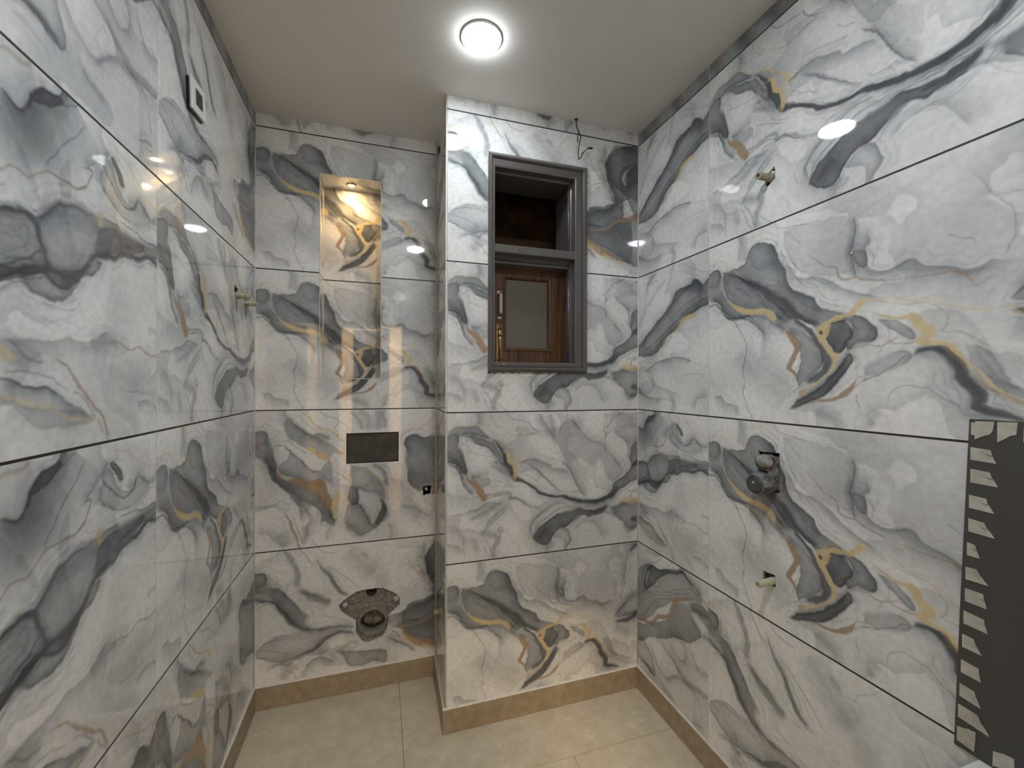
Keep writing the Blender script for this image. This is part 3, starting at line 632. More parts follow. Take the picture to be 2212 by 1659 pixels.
  ('P',.3,.7,60,[774,474,806,506,868,532,917,534,1041,586,1097,571,1142,539,1164,513,1097,496,1033,459,945,392,848,294,763,249]),
  ('P',.6,.85,16,[822,469,837,504,878,533,921,533,981,558,1049,588,1073,580,1016,555,945,516,907,482,858,429,833,404,817,422]),
  ('R',.4,[4,6,6,4],3,0,[806,373,817,416,801,460,822,503,868,529]),
  ('R',.4,[3,5,3],2,3,[838,426,832,454,848,499]),
  ('R',.5,3,1.0,0,[833,404,868,440,898,456,936,467]),
  ('R',.4,2.5,1.0,0,[774,261,838,313,878,371,945,425,1007,452]),
  ('R',.3,2.5,1.0,0,[806,348,888,406,981,457,1065,502,1127,532]),
  ('R',.3,2.5,1.0,0,[838,394,945,451,1049,511,1127,548]),
  ('R',.8,[5,7,8,8,10,8,5],.8,2,[763,249,817,265,869,280,908,325,972,365,999,396,1024,449,1073,487,1127,503]),
  ('R',.7,[4,6,3],.8,2,[1135,541,1167,525,1160,511]),
  ('R',.6,2,.8,2,[1167,525,1206,523,1226,533]),
  ('R',.4,3,1.0,0,[1032,621,1073,583,1135,556,1171,532,1206,528]),
  ('F',.4,24,1,[1032,588,1073,572,1135,551,1164,523]),
  ('P',.36,.8,40,[763,223,869,280,981,364,1033,448,1097,485,1164,508,1199,495,1212,502,1213,436,1185,441,1142,455,1120,448,1157,415,1171,392,1143,365,1097,328,1033,313,964,267,869,225,807,170,764,158]),
  ('R',.45,[8,12,14],6,0,[1112,476,1164,476,1213,476]),
  ('F',.4,14,1,[1171,403,1192,394,1226,394]),
  ('P',.25,.5,24,[763,171,807,183,869,151,899,79,879,60,839,77,786,81,764,81]),
  ('R',.45,[4,8,8],4,0,[775,74,839,83,889,66]),
  ('F',.22,16,1,[879,212,927,234,973,214,1017,196,1034,167,982,122,927,127,889,163,879,212]),
  ('F',.22,16,1,[982,278,1033,313,1074,292,1074,254,1042,240,1008,259,982,278]),
  ('R',.25,[6,14,18,10],8,0,[999,213,1050,189,1113,177,1172,186,1213,190]),
  ('R',.2,[8,12,8],8,0,[964,104,1034,156,1098,166,1136,150]),
  ('R',.3,3,1.0,0,[1058,172,1136,166,1165,124,1172,83]),
  ('R',.35,[3,6,4],3,0,[1114,43,1151,56,1179,62]),
  ('R',.2,12,10,0,[937,68,1000,48]),
  ('F',.2,18,-1,[1113,326,1135,287,1157,264,1213,285]),
  ('R',.3,3,1.0,0,[1128,176,1186,180,1227,194]),
  ('R',.3,2,1.0,0,[878,597,897,592,944,634]),
  ('R',.35,2.5,1.0,0,[827,540,858,534,907,560,935,589]),
  ('F',.3,14,-1,[867,654,926,651,980,653,1024,618]),
  ('R',.2,10,8,0,[827,584,897,586,926,603]),
 ],
}
def lattice(seed, nx, ny):
    return np.random.RandomState(seed).rand(ny + 2, nx + 2)
def vnoise(u, v, s, seed):
    x = u / s + 7.0; y = v / s + 7.0
    xi = np.floor(x).astype(int); yi = np.floor(y).astype(int); fx = x - xi; fy = y - yi
    fx = fx * fx * fx * (fx * (fx * 6 - 15) + 10); fy = fy * fy * fy * (fy * (fy * 6 - 15) + 10)
    t = lattice(seed, 257, 257); xi %= 256; yi %= 256
    return (t[yi, xi] * (1 - fx) + t[yi, xi + 1] * fx) * (1 - fy) + (t[yi + 1, xi] * (1 - fx) + t[yi + 1, xi + 1] * fx) * fy
def fbm(u, v, s, seed, o=4):
    r = 0; a = .5; n = 0
    for i in range(o):
        r = r + a * vnoise(u, v, s, seed + i * 17); n += a; a *= .5; s *= .5
    return r / n
def spline(p, w, step=5.0):
    """Catmull-Rom through p (mm), widths interpolated alongside."""
    n = len(p)
    if n < 3: return p, w
    q = np.vstack([2 * p[0] - p[1], p, 2 * p[-1] - p[-2]]); out = []; ow = []
    for i in range(n - 1):
        a, b, c, d = q[i:i + 4]; k = int(min(8, max(2, np.hypot(*(c - b)) // step)))
        for t in np.arange(k) / k:
            out.append(.5 * (2 * b + (c - a) * t + (2 * a - 5 * b + 4 * c - d) * t * t + (3 * b - a - 3 * c + d) * t ** 3))
            ow.append(w[i] * (1 - t) + w[i + 1] * t)
    out.append(p[-1]); ow.append(w[-1])
    return np.array(out), np.array(ow)
def sstep(x): x = np.clip(x, 0, 1); return x * x * (3 - 2 * x)
def paint_face(strokes, seed, step=2.5, W=1200., H=600.):
    """Print of one tile face: returns colours (ny,nx,3), u and v running in mm."""
    us = np.arange(0, W + .1, step); vs = np.arange(0, H + .1, step); U, V = np.meshgrid(us, vs)
    wu = 14 * (fbm(U, V, 60, 3) - .5) + 5 * (fbm(U, V, 14, 5, 3) - .5); wv = 14 * (fbm(U, V, 60, 9) - .5) + 5 * (fbm(U, V, 14, 11, 3) - .5)
    X = U + wu; Y = V + wv
    T = np.ones_like(U)
    # faint layered washes everywhere: crisp on one side, fading on the other
    cu = U + 160 * (fbm(U, V, 260, seed) - .5); cv = V + 160 * (fbm(U, V, 260, seed + 40) - .5)
    n = fbm(cu, cv, 420, seed + 3, 5) * 5.0
    saw = n - np.floor(n); pres = sstep((fbm(U, V, 230, seed + 60, 2) - .36) / .3)
    T *= 1 - .25 * pres * saw ** 1.5
    n2 = fbm(cu, cv, 150, seed + 8, 4) * 4.0; d2 = np.abs(n2 - np.round(n2))
    T *= 1 - .11 * np.exp(-(d2 / .035) ** 2) * sstep((fbm(U, V, 120, seed + 77, 2) - .45) / .15)
    T *= 1 - .20 * sstep((fbm(U, V, 260, seed + 21, 3) - .45) / .3)
    edge = 1.3 + 11 * sstep((fbm(U, V, 90, 91, 3) - .54) / .2); body = .40 + 1.15 * fbm(U, V, 95, 57, 4)
    tex = .72 + .56 * fbm(U + .6 * V, V - .6 * U, 34, 31, 4)
    nzs = [(k, 26 * (fbm(U, V, 60, 201 + k, 3) - .5), sstep((fbm(U, V, 110, 301 + k, 2) - .53) / .1)) for k in (6, 15, 27)]
    lay = 60 * fbm(U, V, 90, 401, 3)
    col = [np.array([.54, .43, .235]), np.array([.285, .180, .098])]
    over = []
    for s in strokes:
        kind = s[0]; p = np.array(s[-1], float).reshape(-1, 2)
        if kind == 'R':
            w = s[2]; w = np.full(len(p), float(w)) if not isinstance(w, list) else np.interp(np.linspace(0, 1, len(p)), np.linspace(0, 1, len(w)), w)
            w = .5 * w * (1 + .45 * sstep((w - 4) / 6) if s[4] == 0 else 1.2 + .8 * sstep((w - 3) / 4)); mar = w.max() + s[3] * 2 + 12 + (26 if w.max() > 3 and s[4] == 0 else 0)
        else:
            w = np.zeros(len(p)); mar = 40 if kind == 'P' else s[2] * 3.2 + 30
        if kind == 'P': p = np.vstack([p, p[:1]]); w = np.zeros(len(p))
        q, w = spline(p, w)
        lo = q.min(0) - mar; hi = q.max(0) + mar
        i0 = int(max(0, lo[0] // step)); i1 = int(min(len(us), hi[0] // step + 2)); j0 = int(max(0, lo[1] // step)); j1 = int(min(len(vs), hi[1] // step + 2))
        if i1 <= i0 or j1 <= j0: continue
        x = X[j0:j1, i0:i1]; y = Y[j0:j1, i0:i1]; best = np.full(x.shape, 1e9); sgn = np.zeros_like(x); tt = np.zeros_like(x); ww = np.zeros_like(x); ins = np.zeros(x.shape, bool)
        m = len(q) - 1
        for i in range(m):
            a, b = q[i], q[i + 1]; dx, dy = b - a; l2 = dx * dx + dy * dy + 1e-9
            rx = x - a[0]; ry = y - a[1]; t = np.clip((rx * dx + ry * dy) / l2, 0, 1); d = (rx - t * dx) ** 2 + (ry - t * dy) ** 2
            c = d < best; best = np.where(c, d, best)
            if kind != 'P': sgn = np.where(c, dx * ry - dy * rx, sgn); tt = np.where(c, (i + t) / m, tt); ww = np.where(c, w[i] + (w[i + 1] - w[i]) * t, ww)
            elif abs(dy) > 1e-9: ins ^= ((a[1] > y) != (b[1] > y)) & (x < dx * (y - a[1]) / dy + a[0])
        d = np.sqrt(best); tx = tex[j0:j1, i0:i1]
        if kind == 'P':
            a, k, Lf = s[1:4]; d = np.where(ins, d, -d); do = -d
            e = edge[j0:j1, i0:i1]; I = a * sstep((d + .5 * e) / (1.6 * e)) * (k + (1 - k) * 1.8 * np.exp(-np.maximum(d, 0) / Lf)) * (.35 * tx + .75 * body[j0:j1, i0:i1]) + .45 * a * np.exp(-((d - 1.5) / 2.4) ** 2) * (1.3 / e)
        elif kind == 'F':
            a, Lf, side = s[1:4]; d = np.where(sgn * side > 0, d, -d); do = np.abs(d); tap = sstep(tt / .18) * sstep((1 - tt) / .18)
            I = a * tap * sstep((d + 1.2) / 2.4) * np.exp(-np.maximum(d, 0) / Lf) * (.6 + .5 * tx)
        else:
            a, soft = s[1], s[3]; do = d - ww if (s[4] == 0 and w.max() > 3) else None; tap = np.minimum(1, .25 + sstep(tt / .1)) * np.minimum(1, .25 + sstep((1 - tt) / .1))
            I = a * tap * sstep((ww - d) / max(soft, 1.2) * .5 + .5) * np.minimum(1, (2 * ww + .6) / 2.4)
            if s[4] == 0: I = I * (.55 + .5 * tx)
        if do is not None:                    # fine lines and layered washes that run along the stroke
            tp = 1 if kind == 'P' else tap
            for k_, nz, mk in nzs: I = I + .32 * a * tp * np.exp(-((do - k_ + nz[j0:j1, i0:i1]) / 1.3) ** 2) * mk[j0:j1, i0:i1] * (do > 0)
            ly = (do + lay[j0:j1, i0:i1]) / 19.; I = I + .34 * a * tp * (do > 0) * np.exp(-np.maximum(do, 0) / 15) * (1 - (ly - np.floor(ly))) ** 1.3
        I = np.clip(I, 0, .97)
        if kind == 'R' and s[4]:
            over.append((s[4], I, j0, j1, i0, i1))
        else: T[j0:j1, i0:i1] *= (1 - I) ** 1.95
    g = (.075 + .925 * T)[..., None]
    white = np.array([.81, .81, .805]); ink = np.array([.085, .10, .125])
    mid = np.array([.955, .99, 1.035])      # the grey washes lean towards blue
    C = white * g * (mid ** (1.6 * (1 - g))) + ink * .12 * (1 - g)
    for c, I, j0, j1, i0, i1 in over:
        if c > 2: k = np.array([.80, .80, .79] if c == 3 else [.075, .08, .09])
        else:
            k = col[c - 1] * (.75 + .5 * tex[j0:j1, i0:i1, None] * .9)
        C[j0:j1, i0:i1] = C[j0:j1, i0:i1] * (1 - I[..., None]) + k * I[..., None]
    return C.astype(np.float32)
FACES['S'] = [('P', .40, .8, 60, [-200, -200, 1400, -200, 1400, 300, -200, 300])]      # narrow cut strips under the ceiling: grey, slanting streaks
_rr = random.Random(5)
for _i in range(11):
    _u = _i * 115 + _rr.uniform(-40, 40)
    FACES['S'].append(('R', _rr.uniform(.15, .4), [10, 34, 14], 20, 0, [int(_u + 60), -60, int(_u + 10), 30, int(_u - 60), 120]))
    if _i % 3 == 0: FACES['S'].append(('R', .6, [3, 8, 3], 2, 2, [int(_u + 70), -40, int(_u + 40), 30, int(_u), 110]))
PRINT = {}; PST = 1.6
for _k, _sd in (('A', 65), ('B', 166), ('C', 267), ('D', 368), ('E1', 410), ('E2', 512), ('E3', 614), ('S', 700)):
    PRINT[_k] = paint_face(FACES[_k], _sd, PST)
# beyond the part of A, B and D that ends in a corner elsewhere, the sheet runs on into the right-hand end
_us = np.arange(0, 1200.1, PST); _m = np.clip((_us - 800) / 60, 0, 1)[None, :, None]
for _k, _e in (('A', 'E1'), ('B', 'E2'), ('D', 'E3'), ('C', 'E1')):
    PRINT[_k + 'x'] = PRINT[_k] * (1 - _m) + PRINT[_e] * _m
BLUR = {}
def soften(face, su, sv):
    """The print averaged over one mesh cell, so that thin lines do not break into beads."""
    k = (face, round(su, 4), round(sv, 4))
    if k not in BLUR:
        P = PRINT[face]
        for ax, st in ((1, su), (0, sv)):
            sg = max(.35, st * 1000 / PST * .42); r = int(sg * 2.5) + 1; w = np.exp(-.5 * (np.arange(-r, r + 1) / sg) ** 2); w /= w.sum()
            n = P.shape[ax]; ix = np.arange(n); P = sum(wi * np.take(P, np.clip(ix + o, 0, n - 1), ax) for wi, o in zip(w, range(-r, r + 1)))
        BLUR[k] = P
    return BLUR[k]
def sample(face, u, v, st):
    P = soften(face, *st); x = np.clip(u / PST, 0, P.shape[1] - 1.001); y = np.clip(v / PST, 0, P.shape[0] - 1.001)
    i = x.astype(int); j = y.astype(int); fx = (x - i)[:, None]; fy = (y - j)[:, None]
    return (P[j, i] * (1 - fx) + P[j, i + 1] * fx) * (1 - fy) + (P[j + 1, i] * (1 - fx) + P[j + 1, i + 1] * fx) * fy
def axis(a, b, step, brk):
    k = sorted({a, b} | {t for t in brk if a < t < b}); out = []
    for p, q in zip(k, k[1:]):
        n = max(1, int(round((q - p) / (step if not callable(step) else step((p + q) / 2))))); out += [p + (q - p) * i / n for i in range(n)]
    return np.array(out + [b])
def in_poly(p, x, y):
    r = np.zeros(x.shape, bool); n = len(p)
    for i in range(n):
        (x1, y1), (x2, y2) = p[i], p[(i + 1) % n]
        if y1 != y2: r ^= ((y1 > y) != (y2 > y)) & (x < (x2 - x1) * (y - y1) / (y2 - y1) + x1)
    return r
MESHES = {}
def sheet(name, u0, u1, v0, v1, step, thick, face=None, holes=(), polys=(), key=None):
    """Slab in its own (u, v, n) frame with openings cut out; front at n=0. holes: rects, polys: outlines (metres)."""
    if key and key in MESHES: return MESHES[key]
    su, sv = step if isinstance(step, tuple) else (step, step); far = []
    if isinstance(step, tuple) and u1 > .80 and u0 < .01: far = [.78]; s0 = su; su = lambda t: s0 if t < .78 or s0 > .003 else .008    # beyond the picture the print needs no detail
    us = axis(u0, u1, su, [t for h in holes for t in h[:2]] + far); vs = axis(v0, v1, sv, [t for h in holes for t in h[2:]])
    nu, nv = len(us), len(vs); U, V = np.meshgrid(us, vs)
    cu = (us[:-1] + us[1:]) / 2; cv = (vs[:-1] + vs[1:]) / 2; CU, CV = np.meshgrid(cu, cv); keep = np.ones(CU.shape, bool)
    for a, b, c, d in holes: keep &= ~((CU > a) & (CU < b) & (CV > c) & (CV < d))
    for p in polys: keep &= ~in_poly(p, CU, CV)
    idx = np.arange(nu * nv).reshape(nv, nu); j, i = np.nonzero(keep)
    q = np.stack([idx[j, i], idx[j, i + 1], idx[j + 1, i + 1], idx[j + 1, i]], 1)
    pad = np.zeros((nv + 1, nu + 1), bool); pad[1:-1, 1:-1] = keep     # boundary edges, oriented with the kept cell on the left
    ed = []
    a, b = pad[1:, 1:-1], pad[:-1, 1:-1]
    jj, ii = np.nonzero(a & ~b); ed.append(np.stack([idx[jj, ii], idx[jj, ii + 1]], 1))
    jj, ii = np.nonzero(~a & b); ed.append(np.stack([idx[jj, ii + 1], idx[jj, ii]], 1))
    a, b = pad[1:-1, 1:], pad[1:-1, :-1]
    jj, ii = np.nonzero(a & ~b); ed.append(np.stack([idx[jj + 1, ii], idx[jj, ii]], 1))
    jj, ii = np.nonzero(~a & b); ed.append(np.stack([idx[jj, ii], idx[jj + 1, ii]], 1))
    ed = np.vstack(ed); uq, inv = np.unique(ed, return_inverse=True); inv = inv.reshape(ed.shape); m = len(uq); base = nu * nv
    P = np.stack([U.ravel(), V.ravel(), np.zeros(nu * nv)], 1)
    fr = P[uq]; bk = fr.copy(); bk[:, 2] = -thick
    allv = np.vstack([P, fr, bk]); A = base + inv[:, 0]; B = base + inv[:, 1]
    sq = np.stack([B, A, A + m, B + m], 1); faces = np.vstack([q, sq])
    used = np.zeros(len(allv), bool); used[faces.ravel()] = True; remap = np.cumsum(used) - 1; allv = allv[used]; faces = remap[faces]
    me = bpy.data.meshes.new(name); n = len(faces)
    me.vertices.add(len(allv)); me.vertices.foreach_set('co', allv.astype(np.float32).ravel())
    me.loops.add(n * 4); me.loops.foreach_set('vertex_index', faces.astype(np.int32).ravel())
    me.polygons.add(n); me.polygons.foreach_set('loop_start', np.arange(0, n * 4, 4, dtype=np.int32)); me.polygons.foreach_set('loop_total', np.full(n, 4, np.int32))
    me.update(calc_edges=True)
    if face:
        c = np.ones((len(allv), 4), np.float32); c[:, :3] = (.58, .55, .51)
        nf = int(used[:base].sum()); c[:nf, :3] = sample(face, allv[:nf, 0] * 1000, allv[:nf, 1] * 1000, step if isinstance(step, tuple) else (step, step))
        at = me.color_attributes.new('print', 'FLOAT_COLOR', 'POINT'); at.data.foreach_set('color', c.ravel())
    if key: MESHES[key] = me
    return me
class Wall:
    """A wall plane: point o is u=0, z=0; u runs left to right seen from inside; n points into the room."""
    def __init__(s, name, o, u):
        s.o = Vector(o); s.u = Vector(u).normalized(); s.n = s.u.cross(Vector((0, 0, 1))); s.name = name; s.root = None
    def mx(s, u=0, z=0, n=0):
        m = Matrix((s.u, (0, 0, 1), s.n)).transposed().to_4x4(); m.translation = s.o + s.u * u + Vector((0, 0, z)) + s.n * n; return m
    def at(s, u, z, n=0): return s.o + s.u * u + Vector((0, 0, z)) + s.n * n
    def slab(s, u0, u1, holes=(), z0=0., z1=CEIL, thick=.10):
        me = sheet(s.name, u0, u1, z0, z1, 3, thick, holes=holes); s.root = obj(s.name, me, None, M_SLAB); s.root.matrix_world = s.mx(0, 0, -.008); tag(s.root, kind='structure'); return s.root
    def tile(s, face, tu, z, u0, u1, v0, v1, step, holes=(), polys=(), n=0, name='tile', thick=.008):
        """tu: wall position of the sheet's u=0; z: height of its v=0; openings given in wall (u, z)."""
        h = [(a - tu, b - tu, c - z, d - z) for a, b, c, d in holes]; p = [[(a - tu, b - z) for a, b in q] for q in polys]
        key = None if (h or p) else (face, round(u0, 4), round(u1, 4), round(v0, 4), round(v1, 4), step)
        o = obj(name, sheet(name, u0, u1, v0, v1, step, thick, face, h, p, key), s.root, M_TILE)
        o.matrix_parent_inverse = s.root.matrix_world.inverted(); o.matrix_basis = s.mx(tu, z, n); return o
    def strip(s, name, m, u0, u1, z0, z1, n0=-.008, n1=-.0004, parent=None):
        b = MB(); c = [s.at(u, z, n) for u in (u0, u1) for z in (z0, z1) for n in (n0, n1)]
        b.add(c, [(0, 1, 3, 2), (4, 6, 7, 5), (0, 4, 5, 1), (2, 3, 7, 6), (0, 2, 6, 4), (1, 5, 7, 3)])
        o = b.build(name, m); p = parent or s.root; o.parent = p; o.matrix_parent_inverse = p.matrix_world.inverted(); return o

# ------------------------------------------------------------------ walls
WR = Wall('wall_right', (XR, SR, 0), (0, -1, 0)); WL = Wall('wall_left', (XL, SL, 0), (0, 1, 0))
WB = Wall('wall_back', (XL, YB, 0), (1, 0, 0)); WC = Wall('wall_window', (XE, YC, 0), (1, 0, 0))
WS = Wall('wall_return', (XE2, YB, 0), (XE - XE2, YC - YB, 0)); LS = math.hypot(XE - XE2, YC - YB)
cr = SR - YC                                   # right wall: corner at negative u
ST_RM, ST_RL, ST_LM, ST_LL, STEP_B, ST_C = (.002, .002), (.004, .0025), (.0045, .002), (.0024, .002), (.0036, .0036), (.0034, .0034)
# irregular openings (wall u, z)
HOLE_UP = [(SR - .9975, 2.0105), (SR - .9645, 2.030), (SR - .9640, 1.9915), (SR - .990, 1.9775), (SR - .9965, 1.984)]
HOLE_MIX = [(SR - 1.022, 1.166), (SR - 1.019, 1.1735), (SR - 1.010, 1.1685), (SR - .9475, 1.1735), (SR - .9465, 1.054), (SR - 1.021, 1.058)]
HOLE_LOW = [(SR - 1.003, .806), (SR - .9605, .807), (SR - .9600, .770), (SR - 1.0025, .775)]
HOLE_L1 = [(1.755 - SL, 1.735), (1.802 - SL, 1.726), (1.805 - SL, 1.690), (1.757 - SL, 1.690)]
HOLE_L2 = [(1.872 - SL, 1.708), (1.900 - SL, 1.702), (1.902 - SL, 1.672), (1.874 - SL, 1.674)]
HOLE_SQ = [(.194 - XL, .893), (.2305 - XL, .895), (.2305 - XL, .858), (.194 - XL, .852)]
WCP = [(-172, 391), (-153, 411), (-99, 442), (-44, 448), (16, 443), (72, 409), (90, 383), (90, 355), (61, 334), (41, 318), (37, 280), (31, 249), (11, 221), (-49, 206), (-75, 215), (-102, 262), (-102, 314), (-137, 340), (-166, 370)]
HOLE_WC = [(x / 1000 - XL, z / 1000) for x, z in WCP]
PL = (-.143 - XL, .0825 - XL, 1.018, 1.154)     # flush-plate opening
def bbox(p, e=0.): return (min(a for a, b in p) - e, max(a for a, b in p) + e, min(b for a, b in p) - e, max(b for a, b in p) + e)
NI = (NX0 - XL, NX1 - XL, NZ0, NZ1); WI = (WX0 - XE, WX1 - XE, WZ0, WZ1)
WR.slab(cr, SR - YF, [bbox(HOLE_MIX), bbox(HOLE_UP), bbox(HOLE_LOW)]); WL.slab(YF - SL, YB - SL, [bbox(HOLE_L1), bbox(HOLE_L2)])
WB.slab(0, XE2 - XL, [(NI[0] - .0085, NI[1] + .0085, NI[2] - .0085, NI[3] + .0085), bbox(HOLE_WC, .004), PL, bbox(HOLE_SQ)], thick=.22); WC.slab(.020, XR - XE, [WI], thick=.22)
WS.slab(0, LS - .014, [], thick=.012)
FR = {'R': ['B', 'A', 'A', 'D'], 'Rl': ['E1', 'E1', 'E2', 'E3'], 'L': ['D', 'B', 'A', 'C'], 'Ll': ['E3', 'E2', 'E2', 'E1'], 'B': ['A', 'A', 'C', 'D'], 'C': ['D', 'B', 'B', 'A'], 'S': ['E1', 'E2', 'E3', 'E1']}
g = .0008
for r in (1, 2, 3, 4):
    z = ROW[r]; v0, v1 = GAP, .6 - GAP
    WR.tile(FR['R'][r - 1] + 'x', 0, z, g, 1.2 - g, v0, v1, ST_RM, polys={1: [HOLE_UP], 3: [HOLE_MIX, HOLE_LOW]}.get(r, []))
    WR.tile(FR['Rl'][r - 1], -1.2, z, 1.2 + cr, 1.2 - g, v0, v1, ST_RL)
    WR.tile(FR['R'][r - 1] + 'x', 1.2, z, g, SR - YF - 1.2, v0, v1, .010)
    WL.tile(FR['L'][r - 1], 0, z, g, YB - SL, v0, v1, ST_LM, polys={2: [HOLE_L1, HOLE_L2]}.get(r, []))
    WL.tile(FR['Ll'][r - 1], -1.2, z, .70, 1.2 - g, v0, v1, ST_LL)
    WL.tile(FR['R'][r - 1] + 'x', -1.2 - .5, z, .0, 1.2 - g, v0, v1, .010)
    WB.tile(FR['B'][r - 1], 0, z, 0, XE2 - XL, v0, v1, STEP_B, holes={1: [NI], 2: [NI], 3: [PL]}.get(r, []), polys={3: [HOLE_SQ], 4: [HOLE_WC]}.get(r, []))
    WC.tile(FR['C'][r - 1], 0, z, 0, XR - XE, v0, v1, ST_C, holes={1: [WI], 2: [WI]}.get(r, []))
    WS.tile(FR['S'][r - 1], -.8, z, .8, .8 + LS, v0, v1, .006)
zt = Z1 + GAP; ht = CEIL - zt
WR.tile('S', 0, zt, g, 1.2, 0, ht, .005); WR.tile('S', -1.2, zt, 1.2 + cr, 1.2 - g, 0, ht, .005); WL.tile('S', 0, zt, g, YB - SL, 0, ht, .005); WL.tile('S', -1.2, zt, .3, 1.2 - g, 0, ht, .005)
WB.tile('C', 0, zt, 0, XE2 - XL, 0, ht, .005); WC.tile('B', 0, zt, 0, XR - XE, 0, ht, .005); WS.tile('C', -.1, zt, .1, .1 + LS, 0, ht, .006)
for r in (0, 1, 2, 3):                          # dark strips in the level joints
    z = ROW[r]
    for W, a, b, hs in ((WR, cr, SR - YF, None), (WL, YF - SL, YB - SL, None), (WB, 0, XE2 - XL, NI if r in (1,) else None), (WC, 0, XR - XE, WI if r == 1 else None), (WS, 0, LS, None)):
        for p, q in ([(a, b)] if not hs else [(a, hs[0]), (hs[1], b)]): W.strip('joint_strip', M_JOINT, p, q, z - GAP, z + GAP)
for W, u in ((WR, 0), (WL, 0)): W.strip('grout_line', M_GROUT, u - g, u + g, .09, CEIL, n1=-.0003)
# corner beads
def bead(n, x, y, r=.0022, m=M_CAULK):
    o = MB().tube([(x, y, .09), (x, y, CEIL)], r, 8).build('trim_%d' % n, m, None, smooth=True); tag(o, kind='structure')
bead(1, XL + .001, YB - .001); bead(2, XR - .001, YC - .001); bead(3, XE + .0015, YC + .0015, .0024); bead(4, XE2 - .001, YB - .001, .0025)

# niche lining, cut from the same sheets
NB = Wall('niche', (XL, YB + ND, 0), (1, 0, 0)); NB.root = WB.root
for r, (a, b) in ((1, (ROW[1] + GAP, NZ1)), (2, (NZ0, ROW[1] - GAP))):
    NB.tile('A', 0, ROW[r], NX0 - XL, NX1 - XL, a - ROW[r], b - ROW[r], STEP_B, name='niche_tile')
ED = .0082
for nm, o, u in (('l', (NX0, YB + ED, 0), (0, 1, 0)), ('r', (NX1, YB + ND, 0), (0, -1, 0))):
    J = Wall(nm, o, u); J.root = WB.root
    for r, (a, b) in ((1, (ROW[1] + GAP, NZ1)), (2, (NZ0, ROW[1] - GAP))):
        J.tile('A' if nm == 'l' else 'E1', -.25 if nm == 'l' else -.9, ROW[r], .25 if nm == 'l' else .9, (.25 if nm == 'l' else .9) + ND - ED, a - ROW[r], b - ROW[r], .004, name='niche_tile')
    J.strip('joint_strip', M_JOINT, 0, ND - ED, ROW[1] - GAP, ROW[1] + GAP)
NB.strip('joint_strip', M_JOINT, NX0 - XL, NX1 - XL, ROW[1] - GAP, ROW[1] + GAP)
for nm, z, sg in (('soffit', NZ1, 1), ('sill', NZ0, -1)):
    me = sheet('niche_' + nm, 0, NX1 - NX0, .2, .2 + ND - ED, .004, .006, 'D' if sg > 0 else 'B')
    o = obj('niche_tile', me, WB.root, M_TILE)
    m = Matrix(((1, 0, 0), (0, -sg, 0), (0, 0, -sg))).to_4x4()
    m.translation = (NX0, YB + (.2 + ND if sg > 0 else -.2 + ED), z)
    o.matrix_parent_inverse = WB.root.matrix_world.inverted(); o.matrix_basis = m
E0 = MB()
for a, b in (((NX0, YB, NZ0), (NX1, YB, NZ0)), ((NX0, YB, NZ0), (NX0, YB, NZ1)), ((NX1, YB, NZ0), (NX1, YB, NZ1)), ((NX0, YB, NZ1), (NX1, YB, NZ1)), ((NX0, YB + ND, NZ0), (NX0, YB + ND, NZ1)), ((NX0, YB + ND, NZ1), (NX1, YB + ND, NZ1))): E0.tube([a, b], .0016, 6)
o = E0.build('niche_edge_bead', M_CAULK); o.parent = WB.root; o.matrix_parent_inverse = WB.root.matrix_world.inverted()

# ceiling, floor, skirting
o = MB().box(XL - .1, XR + .1, YF - .1, YB + .3, CEIL, CEIL + .08).build('ceiling', M_CEIL); tag(o, kind='structure')
fl = MB().box(XL - .1, XR + .1, YF - .1, YB + .3, -.10, -.010).build('floor', M_GROUT); tag(fl, kind='structure')
G2 = .0009
for x0, x1, ys in ((XL, .086, (YF, -.30, .90, YB)), (.086, .686, (YF, .218, 1.418)), (.686, XR, (YF, .218, 1.418)), (.086, XR, (1.418, YB))):
    for y0, y1 in zip(ys, ys[1:]):
        if x0 == .086 and y1 == YB:           # notched around the chase
            p = [(x0 + G2, y0 + G2), (x1 - G2, y0 + G2), (x1 - G2, YC), (XE - .004, YC), (XE - .004, YB), (x0 + G2, YB)]
        else: p = [(x0 + G2, y0 + G2), (x1 - G2, y0 + G2), (x1 - G2, y1 - G2), (x0 + G2, y1 - G2)]
        t = MB().prism([(a, b, -.010) for a, b in p], 0, (0, 0, .010)).build('floor_tile', M_FLOOR, None); t.parent = fl
SK, SH, TK = .009, .095, .0
def skirt(nm, p, q, nrm):
    """Stone strip between floor points p and q, standing proud of the tiles."""
    a = Vector((*p, 0)); b = Vector((*q, 0)); n = Vector((*nrm, 0))
    o = MB().add([a - n * .004, b - n * .004, b + n * SK, a + n * SK] + [v + Vector((0, 0, SH)) for v in (a - n * .004, b - n * .004, b + n * SK, a + n * SK)],
                 [(0, 1, 2, 3), (4, 7, 6, 5), (0, 4, 5, 1), (1, 5, 6, 2), (2, 6, 7, 3), (3, 7, 4, 0)]).build(nm, M_SKIRT, None, bevel=.0012, seg=1)
    tag(o, kind='structure')
    c = MB().tube([a + n * .003 + Vector((0, 0, SH)), b + n * .003 + Vector((0, 0, SH))], .0048, 8).build('caulk_line', M_CAULK, None); c.parent = o
skirt('baseboard_back', (XL, YB), (XE2, YB), (0, -1)); skirt('baseboard_window', (XE - SK, YC), (XR, YC), (0, -1)); skirt('baseboard_return', (XE, YC - .0), (XE2, YB), (-1, 0))
skirt('baseboard_left', (XL, YF), (XL, YB), (1, 0)); skirt('baseboard_right', (XR, YF), (XR, YC), (-1, 0))

